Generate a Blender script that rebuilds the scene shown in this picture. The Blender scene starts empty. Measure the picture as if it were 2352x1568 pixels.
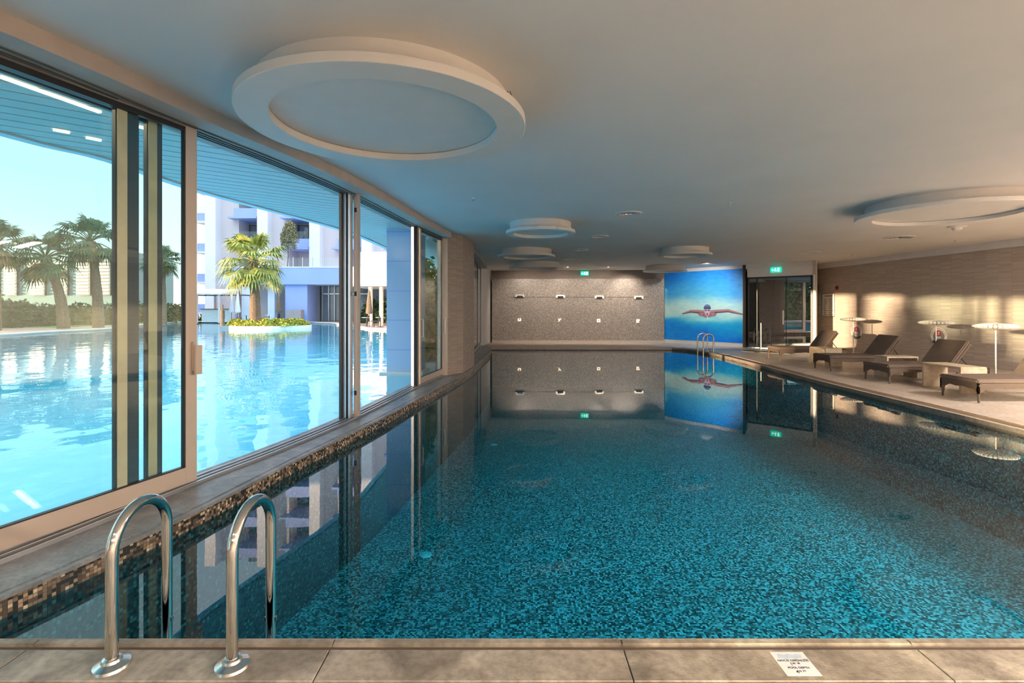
import bpy, bmesh, math, random
from mathutils import Vector, Matrix, noise
from mathutils.geometry import tessellate_polygon
random.seed(7)
SC = bpy.context.scene
COL = SC.collection
F = 1150.0; CX = 1176.0; HY = 706.0; EYE = 1.5
def P(px, py, z=0.0):
    """photo pixel on the horizontal plane z -> world x, y"""
    d = F * (EYE - z) / (py - HY)
    return ((px - CX) / F * d, d)
CEIL = 3.10
WATER = -0.08
PI = math.pi

# ------------------------------------------------------------------ materials
MATS = {}
def new_mat(name):
    m = bpy.data.materials.new(name); m.use_nodes = True
    nt = m.node_tree
    for n in list(nt.nodes):
        nt.nodes.remove(n)
    out = nt.nodes.new('ShaderNodeOutputMaterial')
    return m, nt, out
def N(nt, t, **kw):
    n = nt.nodes.new(t)
    for k, v in kw.items():
        setattr(n, k, v)
    return n
def math_node(nt, op, a, b=None):
    n = N(nt, 'ShaderNodeMath', operation=op)
    for i, v in enumerate((a, b)):
        if v is None: continue
        if isinstance(v, (int, float)): n.inputs[i].default_value = v
        else: nt.links.new(v, n.inputs[i])
    return n.outputs[0]
def vmath(nt, op, a, b=None):
    n = N(nt, 'ShaderNodeVectorMath', operation=op)
    for i, v in enumerate((a, b)):
        if v is None: continue
        if isinstance(v, (tuple, list)): n.inputs[i].default_value = v
        else: nt.links.new(v, n.inputs[i])
    return n
def ramp(nt, fac, stops, interp='LINEAR'):
    r = N(nt, 'ShaderNodeValToRGB'); r.color_ramp.interpolation = interp
    e = r.color_ramp.elements
    while len(e) < len(stops): e.new(0.5)
    for i, (p, c) in enumerate(stops):
        e[i].position = p; e[i].color = (c[0], c[1], c[2], 1)
    nt.links.new(fac, r.inputs[0])
    return r.outputs[0]
def mat(name, col, rough=0.5, metal=0.0, var=0.08, scale=6.0, bump=0.0, bscale=60.0, spec=0.5, emit=None, es=0.0, stretch=(1, 1, 1)):
    if name in MATS: return MATS[name]
    m, nt, out = new_mat(name)
    b = N(nt, 'ShaderNodeBsdfPrincipled')
    nt.links.new(b.outputs[0], out.inputs[0])
    geo = N(nt, 'ShaderNodeTexCoord')
    mp = N(nt, 'ShaderNodeMapping'); mp.inputs['Scale'].default_value = stretch
    nt.links.new(geo.outputs['Object'], mp.inputs[0])
    nz = N(nt, 'ShaderNodeTexNoise'); nz.inputs['Scale'].default_value = scale; nz.inputs['Detail'].default_value = 5
    nt.links.new(mp.outputs[0], nz.inputs['Vector'])
    lo = [max(0, c * (1 - var)) for c in col]; hi = [min(1, c * (1 + var)) for c in col]
    nt.links.new(ramp(nt, nz.outputs[0], [(0.3, lo), (0.7, hi)]), b.inputs['Base Color'])
    b.inputs['Roughness'].default_value = rough; b.inputs['Metallic'].default_value = metal
    b.inputs['Specular IOR Level'].default_value = spec
    if bump:
        n2 = N(nt, 'ShaderNodeTexNoise'); n2.inputs['Scale'].default_value = bscale
        nt.links.new(mp.outputs[0], n2.inputs['Vector'])
        bp = N(nt, 'ShaderNodeBump'); bp.inputs['Strength'].default_value = bump; bp.inputs['Distance'].default_value = 0.01
        nt.links.new(n2.outputs[0], bp.inputs['Height']); nt.links.new(bp.outputs[0], b.inputs['Normal'])
    if emit:
        b.inputs['Emission Color'].default_value = (*emit, 1); b.inputs['Emission Strength'].default_value = es
    MATS[name] = m
    return m
def schlick(nt, f0, normal=None):
    g = N(nt, 'ShaderNodeNewGeometry')
    d = N(nt, 'ShaderNodeVectorMath', operation='DOT_PRODUCT')
    nt.links.new(normal if normal is not None else g.outputs['Normal'], d.inputs[0]); nt.links.new(g.outputs['Incoming'], d.inputs[1])
    a = math_node(nt, 'ABSOLUTE', d.outputs['Value'])
    o = math_node(nt, 'SUBTRACT', 1.0, a)
    p = math_node(nt, 'POWER', o, 5.0)
    s = math_node(nt, 'MULTIPLY', p, 1 - f0)
    n = N(nt, 'ShaderNodeMath', operation='ADD', use_clamp=True); n.inputs[1].default_value = f0
    nt.links.new(s, n.inputs[0])
    return n.outputs[0]
def clear_mat(name, tint, f0=0.03, rough=0.0, wave=None, gcol=(1, 1, 1)):
    """glass or calm water: clear tinted body under a mirror-like surface"""
    m, nt, out = new_mat(name)
    nrm = None
    if wave:
        tc = N(nt, 'ShaderNodeNewGeometry')
        mp = N(nt, 'ShaderNodeMapping'); mp.inputs['Scale'].default_value = wave['stretch']
        nt.links.new(tc.outputs['Position'], mp.inputs[0])
        nz = N(nt, 'ShaderNodeTexNoise'); nz.inputs['Scale'].default_value = wave['scale']; nz.inputs['Detail'].default_value = 2
        nt.links.new(mp.outputs[0], nz.inputs['Vector'])
        bp = N(nt, 'ShaderNodeBump'); bp.inputs['Strength'].default_value = wave['strength']; bp.inputs['Distance'].default_value = wave['dist']
        nt.links.new(nz.outputs[0], bp.inputs['Height']); nrm = bp.outputs[0]
    t = N(nt, 'ShaderNodeBsdfTransparent'); t.inputs[0].default_value = (*tint, 1)
    g = N(nt, 'ShaderNodeBsdfGlossy'); g.inputs['Roughness'].default_value = rough; g.inputs['Color'].default_value = (*gcol, 1)
    if nrm is not None: nt.links.new(nrm, g.inputs['Normal'])
    mx = N(nt, 'ShaderNodeMixShader')
    nt.links.new(schlick(nt, f0, nrm), mx.inputs[0]); nt.links.new(t.outputs[0], mx.inputs[1]); nt.links.new(g.outputs[0], mx.inputs[2])
    nt.links.new(mx.outputs[0], out.inputs[0])
    MATS[name] = m
    return m
def mosaic(name, size, stops, rough=0.25, grout=(0.05, 0.05, 0.05), gw=0.1, use_uv=False, aspect=1.0, bump=0.0):
    m, nt, out = new_mat(name)
    b = N(nt, 'ShaderNodeBsdfPrincipled'); nt.links.new(b.outputs[0], out.inputs[0])
    if use_uv:
        src = N(nt, 'ShaderNodeTexCoord').outputs['UV']
    else:
        src = N(nt, 'ShaderNodeNewGeometry').outputs['Position']
    sc = vmath(nt, 'MULTIPLY', src, (1 / (size * aspect), 1 / size, 1 / size if not use_uv else 1)).outputs[0]
    fl = vmath(nt, 'FLOOR', sc).outputs[0]
    fr = vmath(nt, 'FRACTION', sc).outputs[0]
    sp0 = N(nt, 'ShaderNodeSeparateXYZ'); nt.links.new(fl, sp0.inputs[0])
    cb = N(nt, 'ShaderNodeCombineXYZ'); nt.links.new(sp0.outputs[0], cb.inputs[0]); nt.links.new(sp0.outputs[1], cb.inputs[1])
    wn = N(nt, 'ShaderNodeTexWhiteNoise', noise_dimensions='3D'); nt.links.new(cb.outputs[0], wn.inputs['Vector'])
    colr = ramp(nt, wn.outputs['Value'], stops, 'CONSTANT')
    sp = N(nt, 'ShaderNodeSeparateXYZ'); nt.links.new(fr, sp.inputs[0])
    gx = math_node(nt, 'LESS_THAN', sp.outputs[0], gw / aspect); gy = math_node(nt, 'LESS_THAN', sp.outputs[1], gw)
    gm = math_node(nt, 'MAXIMUM', gx, gy)
    mix = N(nt, 'ShaderNodeMix', data_type='RGBA')
    nt.links.new(gm, mix.inputs['Factor']); nt.links.new(colr, mix.inputs['A']); mix.inputs['B'].default_value = (*grout, 1)
    nt.links.new(mix.outputs['Result'], b.inputs['Base Color'])
    b.inputs['Roughness'].default_value = rough
    if bump:
        bp = N(nt, 'ShaderNodeBump'); bp.inputs['Strength'].default_value = bump; bp.inputs['Distance'].default_value = 0.002; bp.invert = True
        nt.links.new(gm, bp.inputs['Height']); nt.links.new(bp.outputs[0], b.inputs['Normal'])
    MATS[name] = m
    return m
def stone(name, c1, c2, c3, scale=2.5, rough=0.45):
    m, nt, out = new_mat(name)
    b = N(nt, 'ShaderNodeBsdfPrincipled'); nt.links.new(b.outputs[0], out.inputs[0])
    pos = N(nt, 'ShaderNodeNewGeometry').outputs['Position']
    n1 = N(nt, 'ShaderNodeTexNoise'); n1.inputs['Scale'].default_value = scale; n1.inputs['Detail'].default_value = 8; n1.inputs['Distortion'].default_value = 0.8
    nt.links.new(pos, n1.inputs['Vector'])
    n2 = N(nt, 'ShaderNodeTexNoise'); n2.inputs['Scale'].default_value = scale * 9; n2.inputs['Detail'].default_value = 6
    nt.links.new(pos, n2.inputs['Vector'])
    c = ramp(nt, n1.outputs[0], [(0.32, c1), (0.5, c2), (0.68, c3)])
    mx = N(nt, 'ShaderNodeMix', data_type='RGBA', blend_type='MULTIPLY'); mx.inputs['Factor'].default_value = 0.55
    nt.links.new(c, mx.inputs['A']); nt.links.new(ramp(nt, n2.outputs[0], [(0.35, (.55, .52, .48)), (0.6, (1, 1, 1))]), mx.inputs['B'])
    nt.links.new(mx.outputs['Result'], b.inputs['Base Color']); b.inputs['Roughness'].default_value = rough
    bp = N(nt, 'ShaderNodeBump'); bp.inputs['Strength'].default_value = 0.35; bp.inputs['Distance'].default_value = 0.006
    n3 = N(nt, 'ShaderNodeTexNoise'); n3.inputs['Scale'].default_value = scale * 30; nt.links.new(pos, n3.inputs['Vector'])
    nt.links.new(n3.outputs[0], bp.inputs['Height']); nt.links.new(bp.outputs[0], b.inputs['Normal'])
    MATS[name] = m
    return m
def ribbed(name, c1, c2, period=0.012, rough=0.6):
    """wall covering of fine horizontal strips"""
    m, nt, out = new_mat(name)
    b = N(nt, 'ShaderNodeBsdfPrincipled'); nt.links.new(b.outputs[0], out.inputs[0])
    pos = N(nt, 'ShaderNodeTexCoord').outputs['UV']
    sc = vmath(nt, 'MULTIPLY', pos, (1 / 5.0, 1 / period, 1)).outputs[0]
    br = N(nt, 'ShaderNodeTexBrick'); br.inputs['Scale'].default_value = 1.0
    br.inputs['Brick Width'].default_value = 1.0; br.inputs['Row Height'].default_value = 1.0; br.inputs['Mortar Size'].default_value = 0.09
    br.inputs['Color1'].default_value = (*c1, 1); br.inputs['Color2'].default_value = (*c2, 1)
    br.inputs['Mortar'].default_value = (c1[0] * .55, c1[1] * .55, c1[2] * .55, 1)
    nt.links.new(sc, br.inputs['Vector'])
    nt.links.new(br.outputs['Color'], b.inputs['Base Color'])
    b.inputs['Roughness'].default_value = rough
    bp = N(nt, 'ShaderNodeBump'); bp.inputs['Strength'].default_value = 0.3; bp.inputs['Distance'].default_value = 0.003; bp.invert = True
    nt.links.new(br.outputs['Fac'], bp.inputs['Height']); nt.links.new(bp.outputs[0], b.inputs['Normal'])
    MATS[name] = m
    return m

M_ceil = mat('ceiling_paint', (.74, .72, .70), .75, var=.03, scale=1.2)
M_fix = mat('fixture_paint', (.74, .71, .67), .6, var=.02)
M_white = mat('white_paint', (.78, .78, .78), .5, var=.03)
M_plaster = mat('plaster_beige', (.50, .43, .38), .7, var=.05)
M_frame = mat('champagne_aluminium', (.66, .55, .46), .38, metal=.35, var=.02)
M_silver = mat('brushed_aluminium', (.62, .64, .68), .3, metal=.8, var=.03)
M_dark = mat('dark_rubber', (.02, .022, .026), .45, var=.1)
M_steel = mat('polished_steel', (.75, .72, .68), .09, metal=1.0, var=.02)
M_brush = mat('satin_steel', (.72, .71, .69), .25, metal=1.0, var=.02)
M_sill = stone('sill_stone', (.16, .16, .165), (.25, .25, .25), (.36, .35, .34), 5.0, .32)
M_deck = stone('travertine', (.25, .21, .165), (.42, .36, .29), (.62, .55, .44), 3.2, .5)
M_deck2 = stone('deck_stone', (.46, .40, .35), (.54, .47, .41), (.62, .54, .47), 2.0, .4)
M_groove = mat('groove_brown', (.16, .11, .08), .6)
M_grate = mat('grate_slats', (.30, .21, .14), .5)
M_grate2 = mat('cream_grate', (.5, .43, .32), .5)
M_floor = mosaic('pool_floor_mosaic', .021, [(0, (.04, .045, .04)), (.24, (.16, .23, .23)), (.50, (.38, .54, .54)), (.76, (.68, .90, .90)), (.91, (1, 1, 1))], .3, (.12, .2, .2), .12)
M_pwall = mosaic('pool_wall_mosaic', .021, [(0, (.03, .025, .02)), (.3, (.12, .085, .055)), (.55, (.24, .17, .11)), (.78, (.42, .31, .2)), (.93, (.65, .52, .36))], .22, (.06, .05, .04), .1, use_uv=True)
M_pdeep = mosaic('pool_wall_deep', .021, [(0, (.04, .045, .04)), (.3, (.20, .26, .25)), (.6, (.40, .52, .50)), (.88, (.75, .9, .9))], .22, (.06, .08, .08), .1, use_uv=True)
M_pleft = mosaic('pool_wall_shaded', .021, [(0, (.012, .012, .011)), (.4, (.05, .048, .04)), (.75, (.10, .10, .085)), (.93, (.20, .21, .18))], .22, (.02, .02, .02), .1, use_uv=True)  # same mosaic as the other sides, weaker light painted into its colours
M_back = mosaic('back_wall_mosaic', .03, [(0, (.24, .21, .19)), (.35, (.31, .275, .25)), (.7, (.38, .34, .31)), (.92, (.47, .43, .38))], .4, (.19, .17, .15), .1, use_uv=True)
M_rwall = mosaic('ribbed_wall', .028, [(0, (.47, .41, .36)), (.3, (.51, .45, .395)), (.65, (.55, .485, .425)), (.9, (.59, .52, .46))], .6, (.34, .295, .255), .16, use_uv=True, aspect=11.0)
M_column = mosaic('ribbed_column', .024, [(0, (.37, .29, .24)), (.4, (.41, .325, .265)), (.8, (.45, .36, .295))], .6, (.26, .20, .165), .18, use_uv=True, aspect=9.0)
M_water = clear_mat('pool_water_clear', (.15, .76, .95), .03, wave=dict(stretch=(1, 1, 1), scale=1.6, strength=.035, dist=.02))
M_water2 = clear_mat('garden_pool_water', (.60, .93, .98), .06, wave=dict(stretch=(1, 1, 1), scale=1.1, strength=.16, dist=.10))
M_glass = clear_mat('tinted_glass', (.93, .985, .955), .045)
M_glass2 = clear_mat('clear_glass', (.96, .98, .98), .04)
M_dglass = clear_mat('smoked_glass', (.6, .61, .61), .34)
M_brown = mat('wicker_brown', (.105, .075, .055), .6, var=.25, scale=60, bump=.6, bscale=160)
M_cush = mat('lounger_fabric', (.135, .10, .08), .8, var=.08, scale=12, bump=.2, bscale=300)
M_table = stone('cream_table', (.52, .42, .30), (.62, .52, .39), (.70, .60, .47), 9, .5)
M_shade = mat('white_shade', (.82, .78, .72), .7, var=.02)
M_blue = mat('blue_cladding', (.36, .46, .80), .45, var=.04, scale=.5)
M_ltblue = mat('pale_blue_panel', (.46, .60, .82), .4, var=.03, scale=.6)
M_bwhite = mat('white_cladding', (.84, .81, .84), .6, var=.02, scale=.4)
M_bpink = mat('pale_render', (.70, .62, .63), .7, var=.03, scale=.4)
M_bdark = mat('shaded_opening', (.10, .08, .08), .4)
M_bglass = mat('window_pane', (.16, .2, .24), .08, var=.1, spec=1.0)
M_wood = mat('red_brown_panel', (.34, .11, .06), .5)
M_canopy = mat('canopy_board', (.60, .56, .52), .5, var=.03)
M_trunk = mat('palm_trunk', (.22, .14, .085), .9, var=.4, scale=14, bump=1, bscale=30)
M_leaf = mat('palm_leaf', (.30, .32, .06), .5, var=.5, scale=3)
M_leaf2 = mat('dark_leaf', (.07, .12, .04), .6, var=.5, scale=3)
M_dead = mat('dry_frond', (.38, .24, .11), .8, var=.4, scale=3)
M_shrub = mat('yellow_shrub', (.38, .36, .04), .7, var=.5, scale=6)
M_bush = mat('green_bush', (.05, .085, .03), .8, var=.5, scale=3)
M_grass = mat('lawn', (.12, .24, .03), .9, var=.3, scale=5)
M_pave = mat('terrace_paving', (.55, .34, .26), .8, var=.08, scale=2)
M_kerb = mat('pale_kerb', (.80, .74, .66), .6, var=.05)
M_opool = mosaic('garden_pool_tiles', .25, [(0, (.34, .66, .84)), (.5, (.37, .69, .86)), (.8, (.42, .73, .88))], .5, (.24, .72, .86), .04)

# ------------------------------------------------------------------ mesh helpers
def obj(name, bm, m=None, parent=None, smooth=False, uv=None):
    me = bpy.data.meshes.new(name)
    bmesh.ops.recalc_face_normals(bm, faces=bm.faces[:]) if uv != 'keep' else None
    bm.to_mesh(me); bm.free()
    if m is not None: me.materials.append(m)
    if smooth:
        for p in me.polygons: p.use_smooth = True
        me.set_sharp_from_angle(angle=math.radians(40))
    o = bpy.data.objects.new(name, me); COL.objects.link(o)
    if parent is not None: o.parent = parent
    return o
def tag(o, label, cat, group=None, kind=None):
    o['label'] = label; o['category'] = cat
    if group: o['group'] = group
    if kind: o['kind'] = kind
    return o
def struct(o, label=None, cat=None):
    o['kind'] = 'structure'
    if label: o['label'] = label
    if cat: o['category'] = cat
    return o
def empty(name, loc=(0, 0, 0), rz=0):
    o = bpy.data.objects.new(name, None); COL.objects.link(o)
    o.location = loc; o.rotation_euler = (0, 0, rz); o.empty_display_size = .1
    return o
def thing(name, label, cat, loc=(0, 0, 0), rz=0, group=None):
    return tag(empty(name, loc, rz), label, cat, group)
def copy_tree(o, parent=None):
    c = o.copy(); COL.objects.link(c); c.parent = parent
    for ch in [q for q in SC.objects if q.parent == o]: copy_tree(ch, c)
    return c
def box(bm, x0, x1, y0, y1, z0, z1, M=None):
    v = [bm.verts.new((x, y, z)) for x in (x0, x1) for y in (y0, y1) for z in (z0, z1)]
    if M is not None:
        for q in v: q.co = M @ q.co
    for f in ((0, 1, 3, 2), (4, 6, 7, 5), (0, 4, 5, 1), (2, 3, 7, 6), (0, 2, 6, 4), (1, 5, 7, 3)):
        bm.faces.new([v[i] for i in f])
    return v
def bbox(x0, x1, y0, y1, z0, z1, bev=0.0, M=None):
    bm = bmesh.new(); box(bm, x0, x1, y0, y1, z0, z1, M)
    if bev: bmesh.ops.bevel(bm, geom=bm.edges[:], offset=bev, segments=2, affect='EDGES')
    return bm
def seg_matrix(a, b):
    """local x runs from a to b in plan, local y to its left"""
    a = Vector((a[0], a[1], 0)); b = Vector((b[0], b[1], 0)); d = (b - a).normalized()
    n = Vector((-d.y, d.x, 0))
    return Matrix(((d.x, n.x, 0, a.x), (d.y, n.y, 0, a.y), (0, 0, 1, 0), (0, 0, 0, 1))), (b - a).length
def lathe(bm, prof, n=24, M=None, a0=0, a1=2 * PI, closed=True):
    rings = []
    for i in range(n if closed else n + 1):
        a = a0 + (a1 - a0) * i / n
        ring = []
        for r, z in prof:
            v = Vector((r * math.cos(a), r * math.sin(a), z))
            ring.append(bm.verts.new(M @ v if M is not None else v))
        rings.append(ring)
    m = len(rings)
    for i in range(m if closed else m - 1):
        A = rings[i]; B = rings[(i + 1) % m]
        for j in range(len(prof) - 1):
            try: bm.faces.new([A[j], B[j], B[j + 1], A[j + 1]])
            except ValueError: pass
    bmesh.ops.remove_doubles(bm, verts=bm.verts[:], dist=1e-5)
def tube(bm, pts, r, n=12, caps=True, rs=None):
    pts = [Vector(p) for p in pts]
    rings = []; up = Vector((0.13, 0.21, 1)).normalized(); prev = None
    for i, p in enumerate(pts):
        t = (pts[min(i + 1, len(pts) - 1)] - pts[max(i - 1, 0)]).normalized()
        if prev is None:
            a = t.cross(up); a = a.normalized() if a.length > .1 else t.cross(Vector((1, 0, 0))).normalized()
        else:
            a = (prev - t * prev.dot(t)).normalized()
        prev = a; b = t.cross(a); rr = rs[i] if rs else r
        rings.append([bm.verts.new(p + (a * math.cos(2 * PI * k / n) + b * math.sin(2 * PI * k / n)) * rr) for k in range(n)])
    for A, B in zip(rings, rings[1:]):
        for k in range(n): bm.faces.new([A[k], A[(k + 1) % n], B[(k + 1) % n], B[k]])
    if caps: bm.faces.new(rings[0]); bm.faces.new(rings[-1][::-1])
def prism(bm, pts, z0, z1, hole=None):
    """flat polygon (optionally with a hole) given thickness"""
    loops = [[Vector((x, y, 0)) for x, y in pts]]
    if hole: loops.append([Vector((x, y, 0)) for x, y in hole])
    flat = [p for l in loops for p in l]
    tris = tessellate_polygon(loops)
    lo = [bm.verts.new((p.x, p.y, z0)) for p in flat]; hi = [bm.verts.new((p.x, p.y, z1)) for p in flat]
    for t in tris:
        try:
            bm.faces.new([hi[i] for i in t]); bm.faces.new([lo[i] for i in reversed(t)])
        except ValueError: pass
    k = 0
    for l in loops:
        n = len(l)
        for i in range(n):
            a = k + i; b = k + (i + 1) % n
            bm.faces.new([lo[a], lo[b], hi[b], hi[a]])
        k += n
def wall_strip(bm, pts, z0, z1, u0=0.0):
    """vertical wall along a plan polyline with uv in metres"""
    uvl = bm.loops.layers.uv.verify()
    u = u0
    for a, b in zip(pts, pts[1:]):
        L = math.hypot(b[0] - a[0], b[1] - a[1])
        vs = [bm.verts.new((a[0], a[1], z0)), bm.verts.new((b[0], b[1], z0)), bm.verts.new((b[0], b[1], z1)), bm.verts.new((a[0], a[1], z1))]
        f = bm.faces.new(vs)
        for l, (uu, vv) in zip(f.loops, ((u, z0), (u + L, z0), (u + L, z1), (u, z1))): l[uvl].uv = (uu, vv)
        u += L
def uv_box(me_obj):
    """world-metre uv for upright faces"""
    me = me_obj.data; uv = me.uv_layers.new(name='UVMap') if not me.uv_layers else me.uv_layers[0]
    for p in me.polygons:
        n = p.normal
        for li in p.loop_indices:
            c = me.vertices[me.loops[li].vertex_index].co
            if abs(n.z) > .7: uv.data[li].uv = (c.x, c.y)
            else:
                t = Vector((-n.y, n.x, 0)).normalized()
                uv.data[li].uv = (c.dot(t), c.z)
def catmull(pts, n=8):
    out = []
    P_ = [pts[0]] + list(pts) + [pts[-1]]
    for i in range(1, len(P_) - 2):
        p0, p1, p2, p3 = P_[i - 1], P_[i], P_[i + 1], P_[i + 2]
        for k in range(n):
            t = k / n
            out.append(tuple(.5 * ((2 * b) + (-a + c) * t + (2 * a - 5 * b + 4 * c - d) * t * t + (-a + 3 * b - 3 * c + d) * t ** 3) for a, b, c, d in zip(p0, p1, p2, p3)))
    out.append(tuple(pts[-1]))
    return out
def offset(pts, d):
    """shift a plan polyline to its left by d"""
    out = []
    for i, p in enumerate(pts):
        a = pts[max(i - 1, 0)]; b = pts[min(i + 1, len(pts) - 1)]
        t = Vector((b[0] - a[0], b[1] - a[1])).normalized()
        out.append((p[0] - t.y * d, p[1] + t.x * d))
    return out
def at_y(pts, y):
    for a, b in zip(pts, pts[1:]):
        if a[1] <= y <= b[1]:
            t = (y - a[1]) / (b[1] - a[1]); return (a[0] + (b[0] - a[0]) * t, y)
    return pts[-1] if y > pts[-1][1] else pts[0]
def between(pts, y0, y1):
    return [at_y(pts, y0)] + [p for p in pts if y0 < p[1] < y1] + [at_y(pts, y1)]

# ------------------------------------------------------------------ plan lines
# inner edge of the window sill, measured on the plane z=.04
S = [(-6.2, -7.0), (-4.9, -3.6), (-3.75, -.6), (-3.05, 1.3)] + [P(x, y, .04) for x, y in ((0, 1369), (251, 1261), (448, 1172), (700, 1044), (831, 981), (891, 951), (1003, 890), (1067, 856), (1090, 840), (1112, 820), (1126, 808))] + [(-.76, 18.0), (-.95, 18.9)]
S = catmull(S, 5)
G = [(-6.6, -6.9), (-5.3, -3.5), (-4.15, -.5), (-3.4, 1.5)] + [P(x, y, .05) for x, y in ((0, 1285), (447, 1106), (640, 1032), (812, 959), (963, 884), (1016, 861))]
G = catmull(G, 6)
G1 = P(447, 1106, .05)[1]; G2 = P(815, 958, .05)[1]; G3 = P(962, 885, .05)[1]; G4 = P(1018, 860, .05)[1]
COLN = [P(1028, 861, .05), P(1064, 855, .05), P(1089, 839, .05)]
G_far = [(-1.30, 12.9), (-1.19, 15.2), (-1.18, 17.2), (-1.20, 19.2)]
POOL_R = catmull([(6.24, 2.264), (6.24, 6.0), (6.24, 9.6), (6.30, 11.0), (6.42, 12.6), (6.52, 14.2), (6.56, 15.8), (6.5, 17.2), (6.3, 18.05), (5.9, 18.5)], 4)
NEAR = 2.264; FAR = 18.55
s_in = [p for p in S if p[1] > NEAR]
s_near = at_y(S, NEAR)
POOL = [s_near] + s_in[:-1] + [(-.82, FAR)] + [(x, FAR) for x in (1, 3, 5, 5.6)] + POOL_R[::-1]

# ------------------------------------------------------------------ pool shell and water
bm = bmesh.new(); prism(bm, [(x, y) for x, y in POOL], -1.52, -1.45); o = obj('pool_floor', bm, M_floor); struct(o, 'teal mosaic floor of the indoor pool', 'pool floor')
bm = bmesh.new(); wall_strip(bm, POOL[:len(s_in) + 1], -1.46, -.085); o = obj('pool_wall_left', bm, M_pleft); struct(o, 'mosaic side of the pool under the windows, shade put into its colour', 'pool wall')
bm = bmesh.new(); wall_strip(bm, POOL[len(s_in):] + [POOL[0]], -1.46, -.085)
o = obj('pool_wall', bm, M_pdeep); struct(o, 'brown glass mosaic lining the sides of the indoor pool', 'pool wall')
bm = bmesh.new(); wall_strip(bm, [(x, y) for x, y in [s_near] + s_in], -.085, .03); o = obj('trim_1', bm, M_pwall); struct(o)
bm = bmesh.new(); wall_strip(bm, [(x, y) for x, y in POOL[len(s_in):]] + [POOL[0]], -.09, .004); o = obj('trim_18', bm, M_deck2); struct(o)
bm = bmesh.new()
vs = [bm.verts.new((x, y, WATER)) for x, y in POOL]
f = bm.faces.new(vs); f.normal_update()
if f.normal.z < 0: bmesh.ops.reverse_faces(bm, faces=[f])
bmesh.ops.triangulate(bm, faces=bm.faces[:])
o = obj('pool_water', bm, M_water, uv='keep'); struct(o, 'still blue-green water of the indoor pool', 'water')

# ------------------------------------------------------------------ indoor decks
WR0 = (12.0, 10.6); WRA = P(2352, 849, 0); 
WALL_A = (11.42, 18.75)      # far end of the right wall
WALL_B = (12.45, 3.0)        # towards the camera, out of frame
WALL_C = (13.0, -7.0)
MUR_L = (6.50, 21.35); MUR_R = (8.70, 18.86)
BACK_L = (-.90, 21.75)
def deck_poly():
    r = offset(POOL_R, 0)
    out = [(6.24, NEAR - .26)] + [(p[0], p[1]) for p in r] + [(5.6, FAR), (-.82, FAR), (-.95, 18.9), (-1.0, 19.3), BACK_L, (-.9, 22.6), (14.5, 22.6), (14.5, -7.2), (6.24, -7.2)]
    return out
# right and far deck
GUT = .30
RG = [(p[0] + GUT, p[1]) for p in POOL_R if p[1] < 17.3] + [(6.55, 17.9), (6.35, 18.5), (5.9, FAR + .32)]
bm = bmesh.new(); prism(bm, [(6.24 + GUT, NEAR - .26)] + RG + [(-.95, FAR + .32), (-.95, 18.95), (-1.1, 19.3), (-1.1, 22.4), (14.2, 22.4), (14.2, -7.2), (6.24 + GUT, -7.2)], -.12, 0)
o = obj('floor', bm, M_deck2); struct(o, 'grey-beige stone deck on the right and far sides of the pool', 'floor')
# gutter: slatted strip between deck and water
def slat_run(path, w0, w1, step, thick, z0, z1, bm):
    acc = 0
    for a, b in zip(path, path[1:]):
        L = math.hypot(b[0] - a[0], b[1] - a[1]); d = Vector((b[0] - a[0], b[1] - a[1])) / L; n = Vector((d.y, -d.x))
        while acc < L:
            c = Vector(a) + d * acc
            q = [c + n * w0, c + n * w1, c + n * w1 + d * thick, c + n * w0 + d * thick]
            lo = [bm.verts.new((v.x, v.y, z0)) for v in q]; hi = [bm.verts.new((v.x, v.y, z1)) for v in q]
            bm.faces.new(hi); bm.faces.new(lo[::-1])
            for i in range(4): bm.faces.new([lo[i], lo[(i + 1) % 4], hi[(i + 1) % 4], hi[i]])
            acc += step
        acc -= L
def long_bars(path, offs, w, z0, z1, bm):
    for of in offs:
        A = offset(path, -of); B = offset(path, -(of + w))
        for i in range(len(path) - 1):
            q = [A[i], A[i + 1], B[i + 1], B[i]]
            lo = [bm.verts.new((x, y, z0)) for x, y in q]; hi = [bm.verts.new((x, y, z1)) for x, y in q]
            bm.faces.new(hi); bm.faces.new(lo[::-1])
            for k in range(4): bm.faces.new([lo[k], lo[(k + 1) % 4], hi[(k + 1) % 4], hi[k]])
gp = [p for p in POOL_R if p[1] < 17.6]
bm = bmesh.new(); prism(bm, [(p[0], p[1]) for p in POOL_R] + [(-.8, FAR)] + [(-.95, FAR + .34), (5.9, FAR + .34)] + RG[::-1], -.14, -.05)
o = obj('trim_2', bm, M_groove); struct(o)
bm = bmesh.new(); long_bars(gp, [.07, .115, .16, .205, .25], .022, -.05, -.006, bm); o = obj('trim_3', bm, M_grate); struct(o)
bm = bmesh.new(); long_bars(POOL_R + [(-.8, FAR)], [0.0], .045, -.06, .008, bm); o = obj('trim_4', bm, M_deck2); struct(o)
bm = bmesh.new(); long_bars([(5.9, FAR), (-.85, FAR)], [.05], .26, -.06, -.004, bm); o = obj('trim_5', bm, M_sill); struct(o)
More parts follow.
